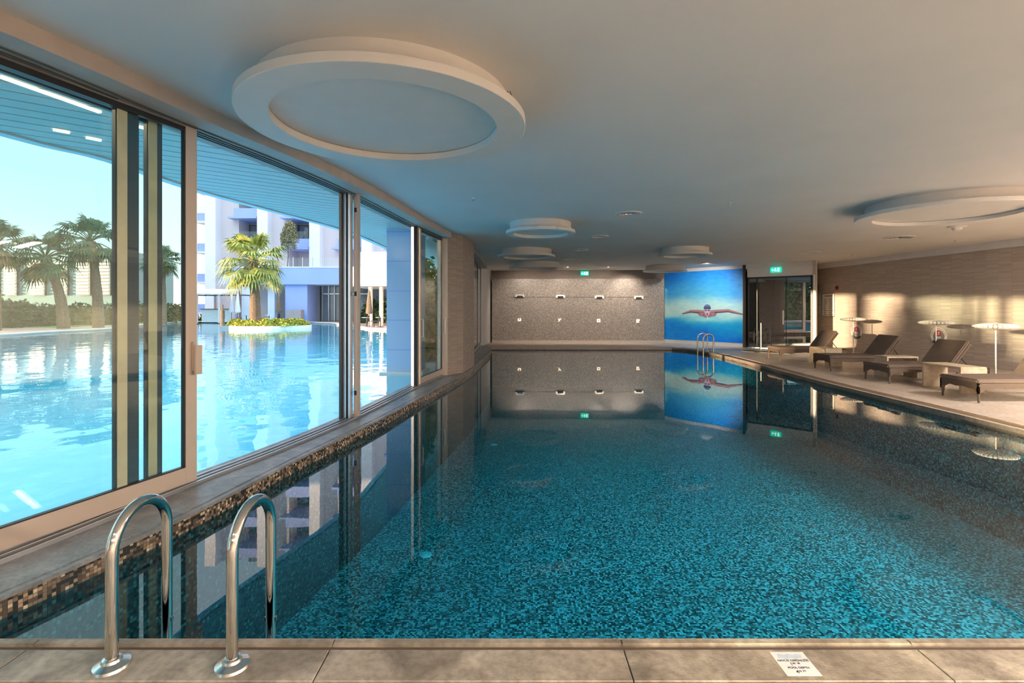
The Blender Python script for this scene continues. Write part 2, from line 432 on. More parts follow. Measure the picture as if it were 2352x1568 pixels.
# near deck
nl = s_near
bm = bmesh.new()
joints = [-3.4, -2.13, -.80, .49, 1.78, 3.05, 4.3, 5.55]
jx = [-7.5] + joints + [6.54]
for a, b in zip(jx, jx[1:]):
    lo = max(a + .0025, -4.2)
    if b <= -4.2: continue
    box(bm, lo, b - .0025, 2.012, 2.198, -.12, 0)
bmesh.ops.bevel(bm, geom=[e for e in bm.edges if all(v.co.z > -.01 for v in e.verts)], offset=.003, segments=1, affect='EDGES')
o = obj('floor_near_coping', bm, M_deck); struct(o, 'beige travertine coping slabs along the near pool edge', 'coping')
bm = bmesh.new(); box(bm, -4.2, 6.54, 2.19, 2.232, -.14, -.012); o = obj('trim_6', bm, M_groove); struct(o)
bm = bmesh.new()
for a, b in zip(jx, jx[1:]):
    if b <= -4.2: continue
    box(bm, max(a + .001, -4.2), b - .001, 2.229, NEAR, -.14, .004)
bmesh.ops.bevel(bm, geom=[e for e in bm.edges if all(v.co.z > 0 for v in e.verts)], offset=.004, segments=2, affect='EDGES')
o = obj('trim_7', bm, M_deck); struct(o)
bm = bmesh.new(); slat_run([(-4.2, 1.9), (6.5, 1.9)], -.1, .1, .016, .009, -.02, -.002, bm); o = obj('trim_8', bm, M_grate2); struct(o)
bm = bmesh.new(); box(bm, -4.2, 6.54, 1.78, 2.012, -.12, -.03); o = obj('trim_9', bm, M_groove); struct(o)
bm = bmesh.new(); box(bm, -6.5, 6.54, -7.2, 1.80, -.12, 0); o = obj('floor_near_deck', bm, M_deck); struct(o, 'beige stone deck behind the near pool edge', 'floor')

# ------------------------------------------------------------------ sill, head, bulkhead on the window side
def ribbon(bm, A, B, z0, z1):
    n = min(len(A), len(B))
    for i in range(n - 1):
        q = [A[i], A[i + 1], B[i + 1], B[i]]
        lo = [bm.verts.new((x, y, z0)) for x, y in q]; hi = [bm.verts.new((x, y, z1)) for x, y in q]
        bm.faces.new(hi); bm.faces.new(lo[::-1])
        bm.faces.new([lo[0], lo[1], hi[1], hi[0]]); bm.faces.new([lo[3], hi[3], hi[2], lo[2]])
        if i == 0: bm.faces.new([lo[0], hi[0], hi[3], lo[3]])
        if i == n - 2: bm.faces.new([lo[1], lo[2], hi[2], hi[1]])
ys = [-6.8 + .2 * i for i in range(int((19.2 + 6.8) / .2) + 1)]
GF = G[:-1] + [(COLN[0][0] - .25, COLN[0][1] + .3)] + G_far
S_s = [at_y(S, y) if y < 18.85 else (-.95, y) for y in ys]
G_s = [at_y(GF, y) for y in ys]
bm = bmesh.new(); ribbon(bm, [(x - .045, y) for x, y in S_s], [(x - .22, y) for x, y in G_s], -.2, .045); o = obj('window_sill', bm, M_sill); struct(o, 'grey stone sill curving along the windows', 'sill')
bm = bmesh.new(); ribbon(bm, [(x + .012, y) for x, y in S_s], [(x - .05, y) for x, y in S_s], .018, .040); o = obj('trim_10', bm, M_sill); struct(o)
HEAD = 3.0
bm = bmesh.new(); ribbon(bm, [(x + .24, y) for x, y in G_s], [(x - .25, y) for x, y in G_s], HEAD - .01, CEIL + .02); o = obj('trim_11', bm, M_plaster); struct(o, 'beige curved bulkhead above the windows', 'bulkhead')
bm = bmesh.new()
for q in (.035, -.03, -.075, -.12): ribbon(bm, [(x + q, y) for x, y in G_s], [(x + q - .012, y) for x, y in G_s], HEAD - .022, HEAD - .008)
o = obj('trim_12', bm, mat('track_grey', (.10, .125, .125), .4, metal=.4)); struct(o)
bm = bmesh.new(); ribbon(bm, [(x + .065, y) for x, y in G_s], [(x + .05, y) for x, y in G_s], .045, .07)
ribbon(bm, [(x - .0, y) for x, y in G_s], [(x - .015, y) for x, y in G_s], .045, .07)
ribbon(bm, [(x - .07, y) for x, y in G_s], [(x - .085, y) for x, y in G_s], .045, .07); o = obj('trim_13', bm, M_silver); struct(o)

# column
cpoly = [COLN[0], COLN[1], COLN[2], (COLN[2][0] - .55, COLN[2][1] + .35), (COLN[0][0] - .25, COLN[0][1] + .2)]
bm = bmesh.new(); prism(bm, cpoly, -.2, CEIL); o = obj('wall_column', bm, M_column); uv_box(o); struct(o, 'beige ribbed column between the window openings', 'column')
# solid end of the left wall
bm = bmesh.new(); prism(bm, [(-1.22, 19.1), (-1.08, 20.2), (-.90, 21.8), (-1.3, 22.2), (-1.6, 19.3)], -.1, CEIL); o = obj('wall_left', bm, M_white); struct(o, 'pale end wall beyond the last window', 'wall')
# wall behind the camera and rear left solid piece
bm = bmesh.new(); box(bm, -7.0, 14.0, -7.4, -7.2, -.1, CEIL); o = obj('wall_rear', bm, M_plaster); struct(o)
# ceiling
bm = bmesh.new(); prism(bm, [(x + .0, y) for x, y in G_s] + [(-1.3, 22.6), (14.6, 22.6), (14.6, -7.4), (-7, -7.4)], CEIL, CEIL + .2)
o = obj('ceiling', bm, M_ceil); struct(o, 'smooth pale grey ceiling over the indoor pool', 'ceiling')

# back wall
bm = bmesh.new(); wall_strip(bm, [BACK_L, (BACK_L[0], 21.75), MUR_L], 0, CEIL); bmesh.ops.solidify(bm, geom=bm.faces[:], thickness=.0)
o = obj('wall_back_upper', bm, M_plaster); struct(o)
bm = bmesh.new(); box(bm, -1.0, 6.9, 21.75, 22.0, -.1, CEIL); o = obj('wall_back', bm, M_plaster); struct(o, 'plain beige wall at the far end', 'wall')
bm = bmesh.new(); bl = (-.86, 21.42); br = (6.47, 21.30)
Mx, Lb = seg_matrix(bl, br); box(bm, 0, Lb, 0, .28, .10, 2.72, Mx); o = obj('wall_back_cladding', bm, M_back); uv_box(o); struct(o, 'grey-brown mosaic cladding on the far wall', 'wall cladding')
bm = bmesh.new(); box(bm, 0, Lb + .05, -.03, .3, 0, .10, Mx); o = obj('baseboard_back', bm, M_plaster); struct(o)
bm = bmesh.new(); box(bm, .7, Lb - .65, -.004, .01, 1.93, 1.945, Mx); o = obj('trim_14', bm, M_dark); struct(o)

# ------------------------------------------------------------------ mural
def smooth(a, b, x):
    t = max(0, min(1, (x - a) / (b - a))); return t * t * (3 - 2 * t)
def lerp3(a, b, t): return tuple(p + (q - p) * t for p, q in zip(a, b))
def s2l(c): return tuple((v / 255 / 12.92 if v / 255 <= .04045 else ((v / 255 + .055) / 1.055) ** 2.4) for v in c)
def seg_d(px, py, ax, ay, bx, by):
    vx, vy = bx - ax, by - ay; t = max(0, min(1, ((px - ax) * vx + (py - ay) * vy) / (vx * vx + vy * vy)))
    return math.hypot(px - ax - vx * t, py - ay - vy * t), t
def mural_col(u, v):
    # u 0..1 left-right, v 0..1 top-bottom (photo rows 620..790)
    n = noise.noise(Vector((u * 3.2, v * 7, 0.3))); n2 = noise.noise(Vector((u * 14, v * 30, 4.1))); n3 = noise.noise(Vector((u * 5, .2, 9.0)))
    top = lerp3((18, 120, 185), (70, 160, 200), smooth(0, .38, v) + .25 * n3 + .45 * math.exp(-((u - .52) / .16) ** 2))
    mist = (190, 214, 234)
    c = lerp3(top, mist, smooth(.32, .52, v + .06 * n) * .95)
    aq = lerp3((95, 185, 220), (20, 150, 210), smooth(.62, .86, v + .08 * n + .12 * abs(u - .5)))
    c = lerp3(c, aq, smooth(.58, .74, v + .05 * n))
    deep = (6, 120, 200)
    c = lerp3(c, deep, smooth(.70, .86, v + .22 * (.35 - u) + .06 * n) * .8)
    c = lerp3(c, (5, 80, 160), smooth(.88, 1.0, v) * .5 * smooth(.5, 1, u))
    c = lerp3(c, (28, 100, 190), .8 * math.exp(-((u - .55) / .08) ** 2 - ((v - .90) / .07) ** 2))
    c = lerp3(c, (190, 225, 240), .5 * math.exp(-((u - .56) / .22) ** 2 - ((v - .70) / .03) ** 2))
    c = lerp3(c, (60, 110, 130), .45 * smooth(.75, 1, u) * smooth(.62, .2, v))
    c = tuple(max(0, min(255, q + 12 * n2)) for q in c)
    # swimmer, arms spread
    X = u * 185; Y = 618 + v * 172            # picture-wide units
    def px(x): return x - 1525
    skin = (176, 126, 112)
    arms = [((1572, 723), (1592, 717), 2.2, 4.0), ((1592, 717), (1612, 718), 4.0, 5.2), ((1612, 718), (1631, 722), 5.2, 8),
            ((1631, 722), (1652, 717), 8, 5), ((1652, 717), (1678, 715), 5, 4.4), ((1678, 715), (1708, 723), 4.4, 2.2)]
    for a, b, r0, r1 in arms:
        d, t = seg_d(X, Y, px(a[0]), a[1], px(b[0]), b[1]); r = r0 + (r1 - r0) * t
        if d < r:
            low = Y - (a[1] + (b[1] - a[1]) * t)
            sc = lerp3(skin, (70, 45, 42), smooth(-.2 * r, .8 * r, low))
            c = lerp3(c, sc, smooth(r, r * .7, d))
    for cx_, cy, rx, ry in ((1618, 724, 9, 6), (1644, 724, 9, 6), (1631, 727, 12, 6)):
        d = math.hypot((X - px(cx_)) / rx, (Y - cy) / ry)
        if d < 1: c = lerp3(c, lerp3(skin, (140, 90, 88), smooth(.2, 1, d)), smooth(1, .75, d))
    d = math.hypot((X - px(1631)) / 7.2, (Y - 717) / 10.5)
    if d < 1: c = lerp3(c, (205, 170, 165), smooth(1, .85, d))
    for ex in (1627.4, 1634.8):
        d = math.hypot((X - px(ex)) / 2.6, (Y - 714.5) / 1.7)
        if d < 1: c = (70, 85, 90)
    d = math.hypot((X - px(1631)) / 1.8, (Y - 723.5) / 1.9)
    if d < 1: c = (90, 40, 45)
    d = math.hypot((X - px(1631)) / 8.2, (Y - 709) / 9.2)
    if d < 1 and Y < 711.5: c = lerp3((105, 120, 140), (50, 62, 82), smooth(702, 712, Y))
    d = math.hypot((X - px(1632)) / 3, (Y - 733) / 5)
    if d < 1: c = lerp3(c, (200, 220, 235), smooth(1, .3, d))
    r_, g_, b_ = s2l(c); return (min(.95, r_ * 1.25), min(.95, g_ * 1.45), min(.95, b_ * 2.0))
mm, nt, out = new_mat('mural_print')
b_ = N(nt, 'ShaderNodeBsdfPrincipled'); nt.links.new(b_.outputs[0], out.inputs[0]); b_.inputs['Roughness'].default_value = .45
va = N(nt, 'ShaderNodeVertexColor'); va.layer_name = 'print'; nt.links.new(va.outputs[0], b_.inputs['Base Color'])
Mm, Lm = seg_matrix(MUR_L, MUR_R)
NU, NV = 300, 240
me = bpy.data.meshes.new('mural'); vv = []; ff = []; cc = []
Z0, Z1 = .15, 2.97
for j in range(NV + 1):
    for i in range(NU + 1):
        u = i / NU; v = j / NV
        # picture u is screen-even: undo the wall's perspective so the print reads as photographed
        vv.append(tuple(Mm @ Vector((u * Lm, .02, Z1 + (Z0 - Z1) * v))))
        cc.append((*mural_col(u, v), 1))
for j in range(NV):
    for i in range(NU):
        a = j * (NU + 1) + i; ff.append((a, a + 1, a + NU + 2, a + NU + 1))
me.from_pydata(vv, [], ff)
ca = me.color_attributes.new('print', 'FLOAT_COLOR', 'POINT')
ca.data.foreach_set('color', [q for c in cc for q in c])
me.materials.append(mm)
mur = bpy.data.objects.new('wall_mural', me); COL.objects.link(mur)
mod = mur.modifiers.new('thick', 'SOLIDIFY'); mod.thickness = .01; mod.offset = 0
tag(mur, 'blue wall mural of a butterfly swimmer with arms spread', 'mural')
bm = bmesh.new(); box(bm, 0, Lm, .03, .25, -.1, CEIL, Mm); o = obj('wall_angled', bm, M_ceil); struct(o, 'angled wall behind the mural', 'wall')
bm = bmesh.new(); box(bm, -.02, Lm, -.04, .03, 0, .14, Mm); o = obj('baseboard_mural', bm, M_fix); struct(o)

# ------------------------------------------------------------------ right wall, header, glass entrance
GL = (8.74, 18.60); GRr = (10.36, 17.09)
bm = bmesh.new(); prism(bm, [WALL_A, WALL_B, WALL_C, (14.0, -7), (14.0, 18.9)], -.1, CEIL)
o = obj('wall_right', bm, M_rwall); uv_box(o); struct(o, 'grey-brown ribbed wall along the loungers', 'wall')
Mw, Lw = seg_matrix(WALL_A, WALL_B)       # local y points... check side
side = -1 if (Mw @ Vector((0, 1, 0))).x > (Mw @ Vector((0, 0, 0))).x else 1
bm = bmesh.new(); y0, y1 = sorted((0, side * .14)); box(bm, -.15, Lw, y0, y1, 2.93, CEIL, Mw); o = obj('trim_15', bm, M_white); struct(o, 'white cornice above the ribbed wall', 'cornice')
Mg, Lg = seg_matrix(GL, GRr)
HZ = 2.62
bm = bmesh.new(); box(bm, -.05, Lg, .01, .22, 2.93, CEIL, Mg); o = obj('wall_entrance_soffit', bm, M_ceil); struct(o)
Mr_, Lr_ = seg_matrix(GRr, WALL_A); bm = bmesh.new(); box(bm, 0, Lr_ + .1, -.02, .08, 0, CEIL, Mr_); o = obj('wall_entrance_return', bm, M_rwall); uv_box(o); struct(o)
bm = bmesh.new(); box(bm, 0, Lg, 0, .22, HZ, 2.93, Mg); o = obj('wall_entrance_header', bm, M_white); struct(o, 'white header over the glass entrance', 'wall')
bm = bmesh.new(); box(bm, Lg - .06, Lg + .0, -.02, .22, 0, HZ, Mg); o = obj('trim_16', bm, M_white); struct(o)
door = empty('door_1', (0, 0, 0)); struct(door, 'smoked glass entrance wall with a swing door', 'door')
bm = bmesh.new()
for a, b in ((.0, .30), (.34, 1.28), (1.30, Lg - .12)):
    box(bm, a, b, .08, .092, .03, HZ, Mg)
obj('pane', bm, M_dglass, door)
bm = bmesh.new()
box(bm, .0, .035, .06, .11, 0, HZ, Mg); box(bm, .30, .34, .06, .11, 0, HZ, Mg); box(bm, Lg - .16, Lg - .10, .06, .11, 0, HZ, Mg)
box(bm, .0, Lg - .1, .06, .11, HZ - .06, HZ, Mg); obj('frame', bm, M_dark, door)
bm = bmesh.new(); box(bm, .0, Lg - .1, .05, .12, 0, .035, Mg); obj('threshold', bm, M_silver, door)
bm = bmesh.new()
tube(bm, [Mg @ Vector((1.20, .03, .9)), Mg @ Vector((1.20, .03, 1.4))], .015, 10); obj('handle', bm, M_brush, door)
# room behind the glass
bm = bmesh.new()
box(bm, 8.8, 14.0, 22.3, 22.5, 0, CEIL); o = obj('wall_lobby', bm, mat('lobby_brown', (.10, .075, .06), .5)); struct(o)
bm = bmesh.new(); box(bm, 11.7, 11.9, 18.9, 22.3, 0, CEIL); o = obj('wall_lobby_side', bm, MATS['lobby_brown']); struct(o)
bm = bmesh.new(); bm2 = None
Ma, La = seg_matrix(MUR_R, (8.9, 22.3)); box(bm, 0, La, -.1, 0, 0, CEIL, Ma); o = obj('wall_lobby_left', bm, MATS['lobby_brown']); struct(o)

# ------------------------------------------------------------------ sliding glass leaves
def leaf(name, a, b, z0=.07, z1=2.985, st=.085, rail=.11, glass=M_glass, fr=M_frame, dy=0.0, handle=None, stl=None, str_=None):
    Ml, L = seg_matrix(a, b)
    root = empty(name, (0, 0, 0)); struct(root)
    bm = bmesh.new()
    w0 = stl if stl is not None else st; w1 = str_ if str_ is not None else st
    box(bm, 0, w0, dy - .025, dy + .025, z0, z1, Ml); box(bm, L - w1, L, dy - .025, dy + .025, z0, z1, Ml)
    obj('stile', bm, fr, root)
    bm = bmesh.new(); box(bm, w0, L - w1, dy - .024, dy + .024, z0, z0 + rail, Ml); obj('rail', bm, fr, root)
    bm = bmesh.new(); box(bm, w0, L - w1, dy - .02, dy + .02, z1 - .016, z1, Ml); obj('top_rail', bm, M_silver, root)
    bm = bmesh.new()
    for (p, q, r, s) in ((w0, w0 + .008, z0 + rail, z1 - .015), (L - w1 - .008, L - w1, z0 + rail, z1 - .015), (w0, L - w1, z0 + rail, z0 + rail + .008), (w0, L - w1, z1 - .058, z1 - .015)):
        box(bm, p, q, dy - .018, dy + .018, r, s, Ml)
    obj('gasket', bm, M_dark, root)
    bm = bmesh.new(); box(bm, w0 + .004, L - w1 - .004, dy - .006, dy + .006, z0 + rail, z1 - .015, Ml); obj('pane', bm, glass, root)
    if handle is not None:
        hx, s = handle; sg = s * (.025)
        pts = [Ml @ Vector((hx, dy + sg, .98)), Ml @ Vector((hx, dy + sg * 2.6, .98)), Ml @ Vector((hx, dy + sg * 2.6, 1.22)), Ml @ Vector((hx, dy + sg, 1.22))]
        bm = bmesh.new(); tube(bm, pts, .011, 8)
        c0, c1 = sorted((dy + sg * .9, dy + sg * 1.3)); box(bm, hx - .018, hx + .018, c0, c1, .95, 1.28, Ml)
        obj('handle', bm, fr, root)
    return root
# large near leaf
p0 = at_y(G, .35); p1 = at_y(G, G1)
w = leaf('window_1', p0, p1, st=.10, rail=.13)
w['label'] = 'large sliding glass door leaf with green tint and a pull handle'; w['category'] = 'window'
# its wide pull handle on the right stile
Ml, L = seg_matrix(p0, p1)
bm = bmesh.new(); box(bm, L - .052, L - .04, -.05, -.025, .98, 1.22, Ml); box(bm, L - .052, L + .012, -.072, -.05, .95, 1.19, Ml)
box(bm, L - .03, L - .015, -.05, -.02, 1.0, 1.16, Ml)
bmesh.ops.bevel(bm, geom=bm.edges[:], offset=.004, segments=2, affect='EDGES'); obj('handle', bm, M_frame, w)
# leaves parked on the outer tracks behind it
w = leaf('window_2', at_y(offset(G, .07), .9), at_y(offset(G, .07), 3.66), st=.07, rail=.05, glass=M_glass2, fr=mat('olive_frame', (.66, .61, .44), .4, metal=.2))
w = leaf('window_3', at_y(offset(G, .13), 1.4), at_y(offset(G, .13), 3.96), st=.07, rail=.05, glass=M_glass2, fr=MATS['olive_frame'])
for w_, oo, ye, wd in ((bpy.data.objects['window_2'], .07, 3.66, .10), (bpy.data.objects['window_3'], .13, 3.96, .055)):
    a = at_y(offset(G, oo), ye); b = at_y(offset(G, oo), ye + .3); Mp, _ = seg_matrix(a, b)
    bm = bmesh.new(); box(bm, .0, wd, -.01, .03, .06, 2.985, Mp); obj('outer_stile', bm, mat('blue_grey_profile', (.06, .09, .14), .3), w_)
# leaf stack at the first joint
def post(name, a_y, items, off=0.0):
    root = empty(name, (0, 0, 0)); struct(root)
    a = at_y(G, a_y); b = at_y(G, a_y + .5); Mp, _ = seg_matrix(a, b)
    for (x0, x1, y0, y1, m, nm) in items:
        bm = bmesh.new(); box(bm, x0, x1, y0, y1, .05, HEAD - .01, Mp); obj(nm, bm, m, root)
    return root
w = post('window_4', G2 - .02, [(-.02, .07, -.06, -.01, M_frame, 'stile'), (-.10, -.03, .00, .03, M_silver, 'stile'), (-.07, .0, .035, .06, M_dark, 'stile'),
                          (-.09, -.04, .065, .10, M_silver, 'stile'), (-.13, -.08, .105, .14, M_dark, 'stile')])
w['label'] = 'stack of sliding door stiles in the middle of the open windows'; w['category'] = 'window'
bm = bmesh.new(); a = at_y(G, G2 - .02); b = at_y(G, G2 + .5); Mp, _ = seg_matrix(a, b)
for z in (.35, 1.65, 2.75):
    box(bm, -.026, -.016, -.05, -.02, z, z + .06, Mp)
obj('latch', bm, M_dark, w)
w = post('window_5', G3 - .05, [(-.04, .03, -.03, .02, M_frame, 'stile'), (-.06, -.04, -.02, .06, M_dark, 'stile'), (-.12, -.06, .03, .08, M_silver, 'stile')])
w['label'] = 'slim post where the third window opening ends'; w['category'] = 'window'
w = leaf('window_6', at_y(G, G3 + .02), at_y(G, G4 - .02), st=.07, rail=.12)
w['label'] = 'narrow sliding glass leaf next to the ribbed column'; w['category'] = 'window'
Ml, L = seg_matrix(at_y(G, G3 + .02), at_y(G, G4 - .02))
for hx in (.035, L - .03):
    bm = bmesh.new(); tube(bm, [Ml @ Vector((hx, -.025, .95)), Ml @ Vector((hx, -.075, .95)), Ml @ Vector((hx, -.075, 1.28)), Ml @ Vector((hx, -.025, 1.28))], .012, 8)
    obj('handle', bm, M_fix, w)
# jamb between leaf and column
bm = bmesh.new(); a = at_y(G, G4); Mp, Lp = seg_matrix(a, COLN[0]); box(bm, 0, Lp, .0, .12, .045, HEAD, Mp); o = obj('trim_17', bm, M_frame); struct(o)
# far windows beyond the column
for i, (ya, yb, m) in enumerate(((13.1, 15.3, M_glass2), (15.35, 17.2, M_glass2), (17.25, 19.1, M_glass))):
    w = leaf('window_%d' % (7 + i), at_y(G_far, ya), at_y(G_far, yb), st=.07, rail=.12, fr=M_silver, glass=m)
    w['label'] = ('glass leaf just past the ribbed column', 'middle glass leaf beyond the ribbed column', 'last glass leaf before the far wall')[i]; w['category'] = 'window'
# rear glazing beside and behind the camera
w = leaf('window_10', at_y(G, -3.2), at_y(G, .25)); w = leaf('window_11', at_y(G, -6.7), at_y(G, -3.3))

# ------------------------------------------------------------------ ceiling rings and fittings
def ring_light(x, y, R, label, cablen=False):
    t = thing('ceiling_ring', label, 'ceiling ring', (x, y, CEIL), 0, 'round dropped rings on the ceiling')
    k = R / 1.063; hb = -.208; ht = -.150
    ri = R * .793; rd = R * .878
    bm = bmesh.new(); lathe(bm, [(ri, ht), (ri, hb), (R - .004, hb), (R, hb + .004), (R, ht), (ri, ht)], 96); obj('lip', bm, M_fix, t, True)
    bm = bmesh.new(); lathe(bm, [(rd, 0), (rd, ht - .001)], 96); obj('drum', bm, M_fix, t, True)
    bm = bmesh.new(); lathe(bm, [(0, ht + .03), (rd * .6, ht + .022), (rd - .002, ht + .001)], 96); obj('disc', bm, M_fix, t, True)
    return t
t = ring_light(-.96, 3.89, 1.063, 'largest white ceiling ring, nearest the windows')
bm = bmesh.new()
for dx in (0, .03, .05):
    tube(bm, [(.90 + dx, -.20, -.145), (.905 + dx, -.20, -.04), (.90 + dx * .9, -.205, -.008)], .003, 6)
obj('cable', bm, M_dark, t)
for x0, x1, yc, lb in ((1162, 1321, 538, 'small white ceiling ring, nearest of the left row beyond the big one'), (1143, 1275, 591, 'small white ceiling ring, middle of the left row of three'),
                       (1169, 1292, 617, 'small white ceiling ring, last of the left row, near the exit sign'), (1514, 1632, 588, 'small white ceiling ring in the middle of the room'),
                       (1478, 1578, 623, 'small white ceiling ring close to the mural')):
    d = F * 1.392 / (HY - yc); ring_light(((x0 + x1) / 2 - CX) / F * d, d, (x1 - x0) / 2 / F * d, lb)
ring_light(6.61, 7.64, 1.15, 'large white ceiling ring above the loungers side')
def on_ceiling(px, py, h=0.0):
    d = F * (CEIL - EYE - h) / (HY - py); return ((px - CX) / F * d, d)
for px, py, wpx, lb in ((1443, 491, 62, 'round ceiling air vent, the largest, near mid room'), (1377, 543, 42, 'round dark ceiling vent right of the first small ring'), (1335, 574, 36, 'small dark ceiling vent between two small rings'),
                    (1307, 595, 30, 'faint ceiling vent next to the middle left ring'), (2065, 546, 62, 'flush round ceiling vent below the big right ring'), (1862, 580, 40, 'flush ceiling vent above the glass entrance side')):
    x, y = on_ceiling(px, py, .01); r = wpx / 2 / F * y
    t = thing('ceiling_vent', lb, 'vent', (x, y, CEIL), 0, 'round ceiling vents')
    bm = bmesh.new(); lathe(bm, [(r, 0), (r, -.012), (r * .82, -.02), (r * .8, -.008), (r * .8, 0)], 32); obj('rim', bm, M_fix, t, True)
    bm = bmesh.new()
    for q in (.62, .42, .22): lathe(bm, [(r * q, -.002), (r * (q + .12), -.016), (r * (q + .02), -.014), (r * q, -.002)], 32)
    obj('louvre', bm, M_silver, t, True)
    bm = bmesh.new(); lathe(bm, [(0, -.001), (r * .8, -.001)], 32); obj('backing', bm, M_dark, t)
for px, py, lb in ((1087, 458, 'tiny sprinkler on the ceiling near the windows'), (1677, 469, 'tiny sprinkler on the ceiling over the pool'), (2194, 553, 'tiny sprinkler near the right cornice'), (1956, 586, 'tiny sprinkler near the right cornice, further back')):
    x, y = on_ceiling(px, py, .02)
    t = thing('sprinkler', lb, 'sprinkler', (x, y, CEIL), 0, 'ceiling sprinklers')
    bm = bmesh.new(); lathe(bm, [(.022, 0), (.02, -.006), (.008, -.01), (.007, -.03), (0, -.03)], 12); obj('body', bm, M_brush, t, True)
    bm = bmesh.new(); lathe(bm, [(.018, -.034), (.018, -.036), (0, -.038)], 12); obj('deflector', bm, M_brush, t, True)
x, y = on_ceiling(2198, 522, .02)
t = thing('smoke_detector', 'white cone-shaped detector hanging under the big right ring', 'detector', (x, y, CEIL))
bm = bmesh.new(); lathe(bm, [(.16, 0), (.155, -.012), (.09, -.03), (.07, -.075), (0, -.078)], 32); obj('body', bm, M_fix, t, True)
bm = bmesh.new(); lathe(bm, [(.04, -.076), (.038, -.088), (0, -.09)], 20); obj('lens', bm, M_white, t, True)

# exit signs
M_green = mat('exit_green', (.0, .38, .22), .4, emit=(.0, .55, .36), es=1.1)
M_pict = mat('exit_white', (.8, .9, .85), .4, emit=(.75, 1, .85), es=1.0)
def exit_sign(loc, rz, label, w=.34, h=.17):
    t = thing('exit_sign', label, 'exit sign', loc, rz, 'lit exit signs')
    obj('housing', bbox(-w / 2, w / 2, 0, .05, 0, h, .006), M_green, t)
    bm = bmesh.new(); y = -.004
    def flat(pts):
        a = [bm.verts.new((px_, y, pz)) for px_, pz in pts]; b = [bm.verts.new((px_, 0, pz)) for px_, pz in pts]
        bm.faces.new(a); n = len(pts)
        for i in range(n): bm.faces.new([a[i], a[(i + 1) % n], b[(i + 1) % n], b[i]])
    flat([(.06, .025), (.12, .025), (.12, .145), (.06, .145)])
    flat([(-.14, .08), (-.09, .12), (-.09, .095), (-.05, .095), (-.05, .065), (-.09, .065), (-.09, .04)])
    flat([(-.02, .125), (.005, .125), (.005, .148), (-.02, .148)])
    flat([(-.03, .07), (.01, .065), (.015, .12), (-.02, .122)]); flat([(-.04, .025), (-.025, .025), (.005, .07), (-.02, .075)]); flat([(.02, .03), (.04, .03), (.01, .075), (-.005, .068)])
    obj('pictogram', bm, M_pict, t)
    bm = bmesh.new(); tube(bm, [(0, .025, h), (0, .025, h + .07)], .008, 8); obj('bracket', bm, M_brush, t)
    return t
exit_sign((3.10, 21.35, 2.87), 0, 'green lit exit sign above the far mosaic wall')
q = Mg @ Vector((.98, -.055, 0)); ang = math.atan2(GRr[1] - GL[1], GRr[0] - GL[0])
exit_sign((q.x, q.y, 2.765), ang, 'green lit exit sign over the glass entrance')

# wall fittings on the back wall
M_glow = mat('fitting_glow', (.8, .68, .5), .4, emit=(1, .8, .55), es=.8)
zsp = 1.98
for i, (px, pyy) in enumerate(((1194, 679.5), (1287, 680.5), (1376, 682), (1466, 683))):
    X = (px - CX) / F * 21.38; z = EYE + (HY - pyy) / F * 21.38
    t = thing('water_spout', 'wall spout slot on the mosaic wall, ' + ('leftmost and darkest of four', 'second from the left, above the Y-shaped fitting', 'third from the left', 'rightmost, nearest the mural')[i], 'spout', (X, 21.36 - .016 * i, z), 0, 'row of wall spouts')
    bm = bmesh.new()
    pr = [(-.19, -.05), (-.19, .02), (-.15, .06), (.15, .06), (.19, .02), (.19, -.05), (.13, -.05), (.12, .015), (-.12, .015), (-.13, -.05)]
    a = [bm.verts.new((x, -.05, zz)) for x, zz in pr]; b = [bm.verts.new((x, .05, zz)) for x, zz in pr]
    bm.faces.new(a); bm.faces.new(b[::-1])
    for k in range(len(pr)): bm.faces.new([a[k], a[(k + 1) % len(pr)], b[(k + 1) % len(pr)], b[k]])
    obj('hood', bm, M_fix if i == 0 else M_glow, t)
    obj('slot', bbox(-.13, .13, -.03, .05, -.06, .014), M_dark, t)
shapes = [
    [[(-.07, -.06), (.04, -.06), (.07, -.03), (.07, .06), (.03, .06), (.03, -.01), (-.02, -.03), (-.07, -.03)], [(-.07, 0), (-.02, 0), (-.02, .05), (-.07, .05)]],
    [[(-.07, .06), (-.03, .06), (0, .02), (.04, .06), (.08, .06), (-.02, -.07), (-.07, -.07), (-.02, -.01)]],
    [[(-.07, -.07), (.07, -.07), (.07, -.03), (-.07, -.03)], [(-.07, .03), (.07, .03), (.07, .07), (-.07, .07)], [(-.07, -.03), (-.03, -.03), (-.03, .03), (-.07, .03)], [(.03, -.03), (.07, -.03), (.07, .03), (.03, .03)]],
    [[(-.07, .01), (.07, .01), (.07, .07), (-.07, .07)], [(-.07, -.07), (.04, -.07), (.04, -.01), (-.07, -.01)]]]
for i, (px, pyy) in enumerate(((1193, 734), (1285, 734.5), (1374.5, 736), (1464.5, 737))):
    X = (px - CX) / F * 21.38; z = EYE + (HY - pyy) / F * 21.38
    bm = bmesh.new()
    for poly in shapes[i]:
        a = [bm.verts.new((X + x, 21.34 - .016 * i, z + zz)) for x, zz in poly]; b = [bm.verts.new((X + x, 21.42, z + zz)) for x, zz in poly]
        bm.faces.new(a); bm.faces.new(b[::-1])
        for k in range(len(poly)): bm.faces.new([a[k], a[(k + 1) % len(poly)], b[(k + 1) % len(poly)], b[k]])
    o = obj('wall_fitting', bm, M_glow)
    tag(o, 'small cream fitting low on the mosaic wall, ' + ('hook-shaped', 'Y-shaped', 'square with an open centre', 'rightmost solid square')[i], 'wall fitting', 'row of small wall fittings')


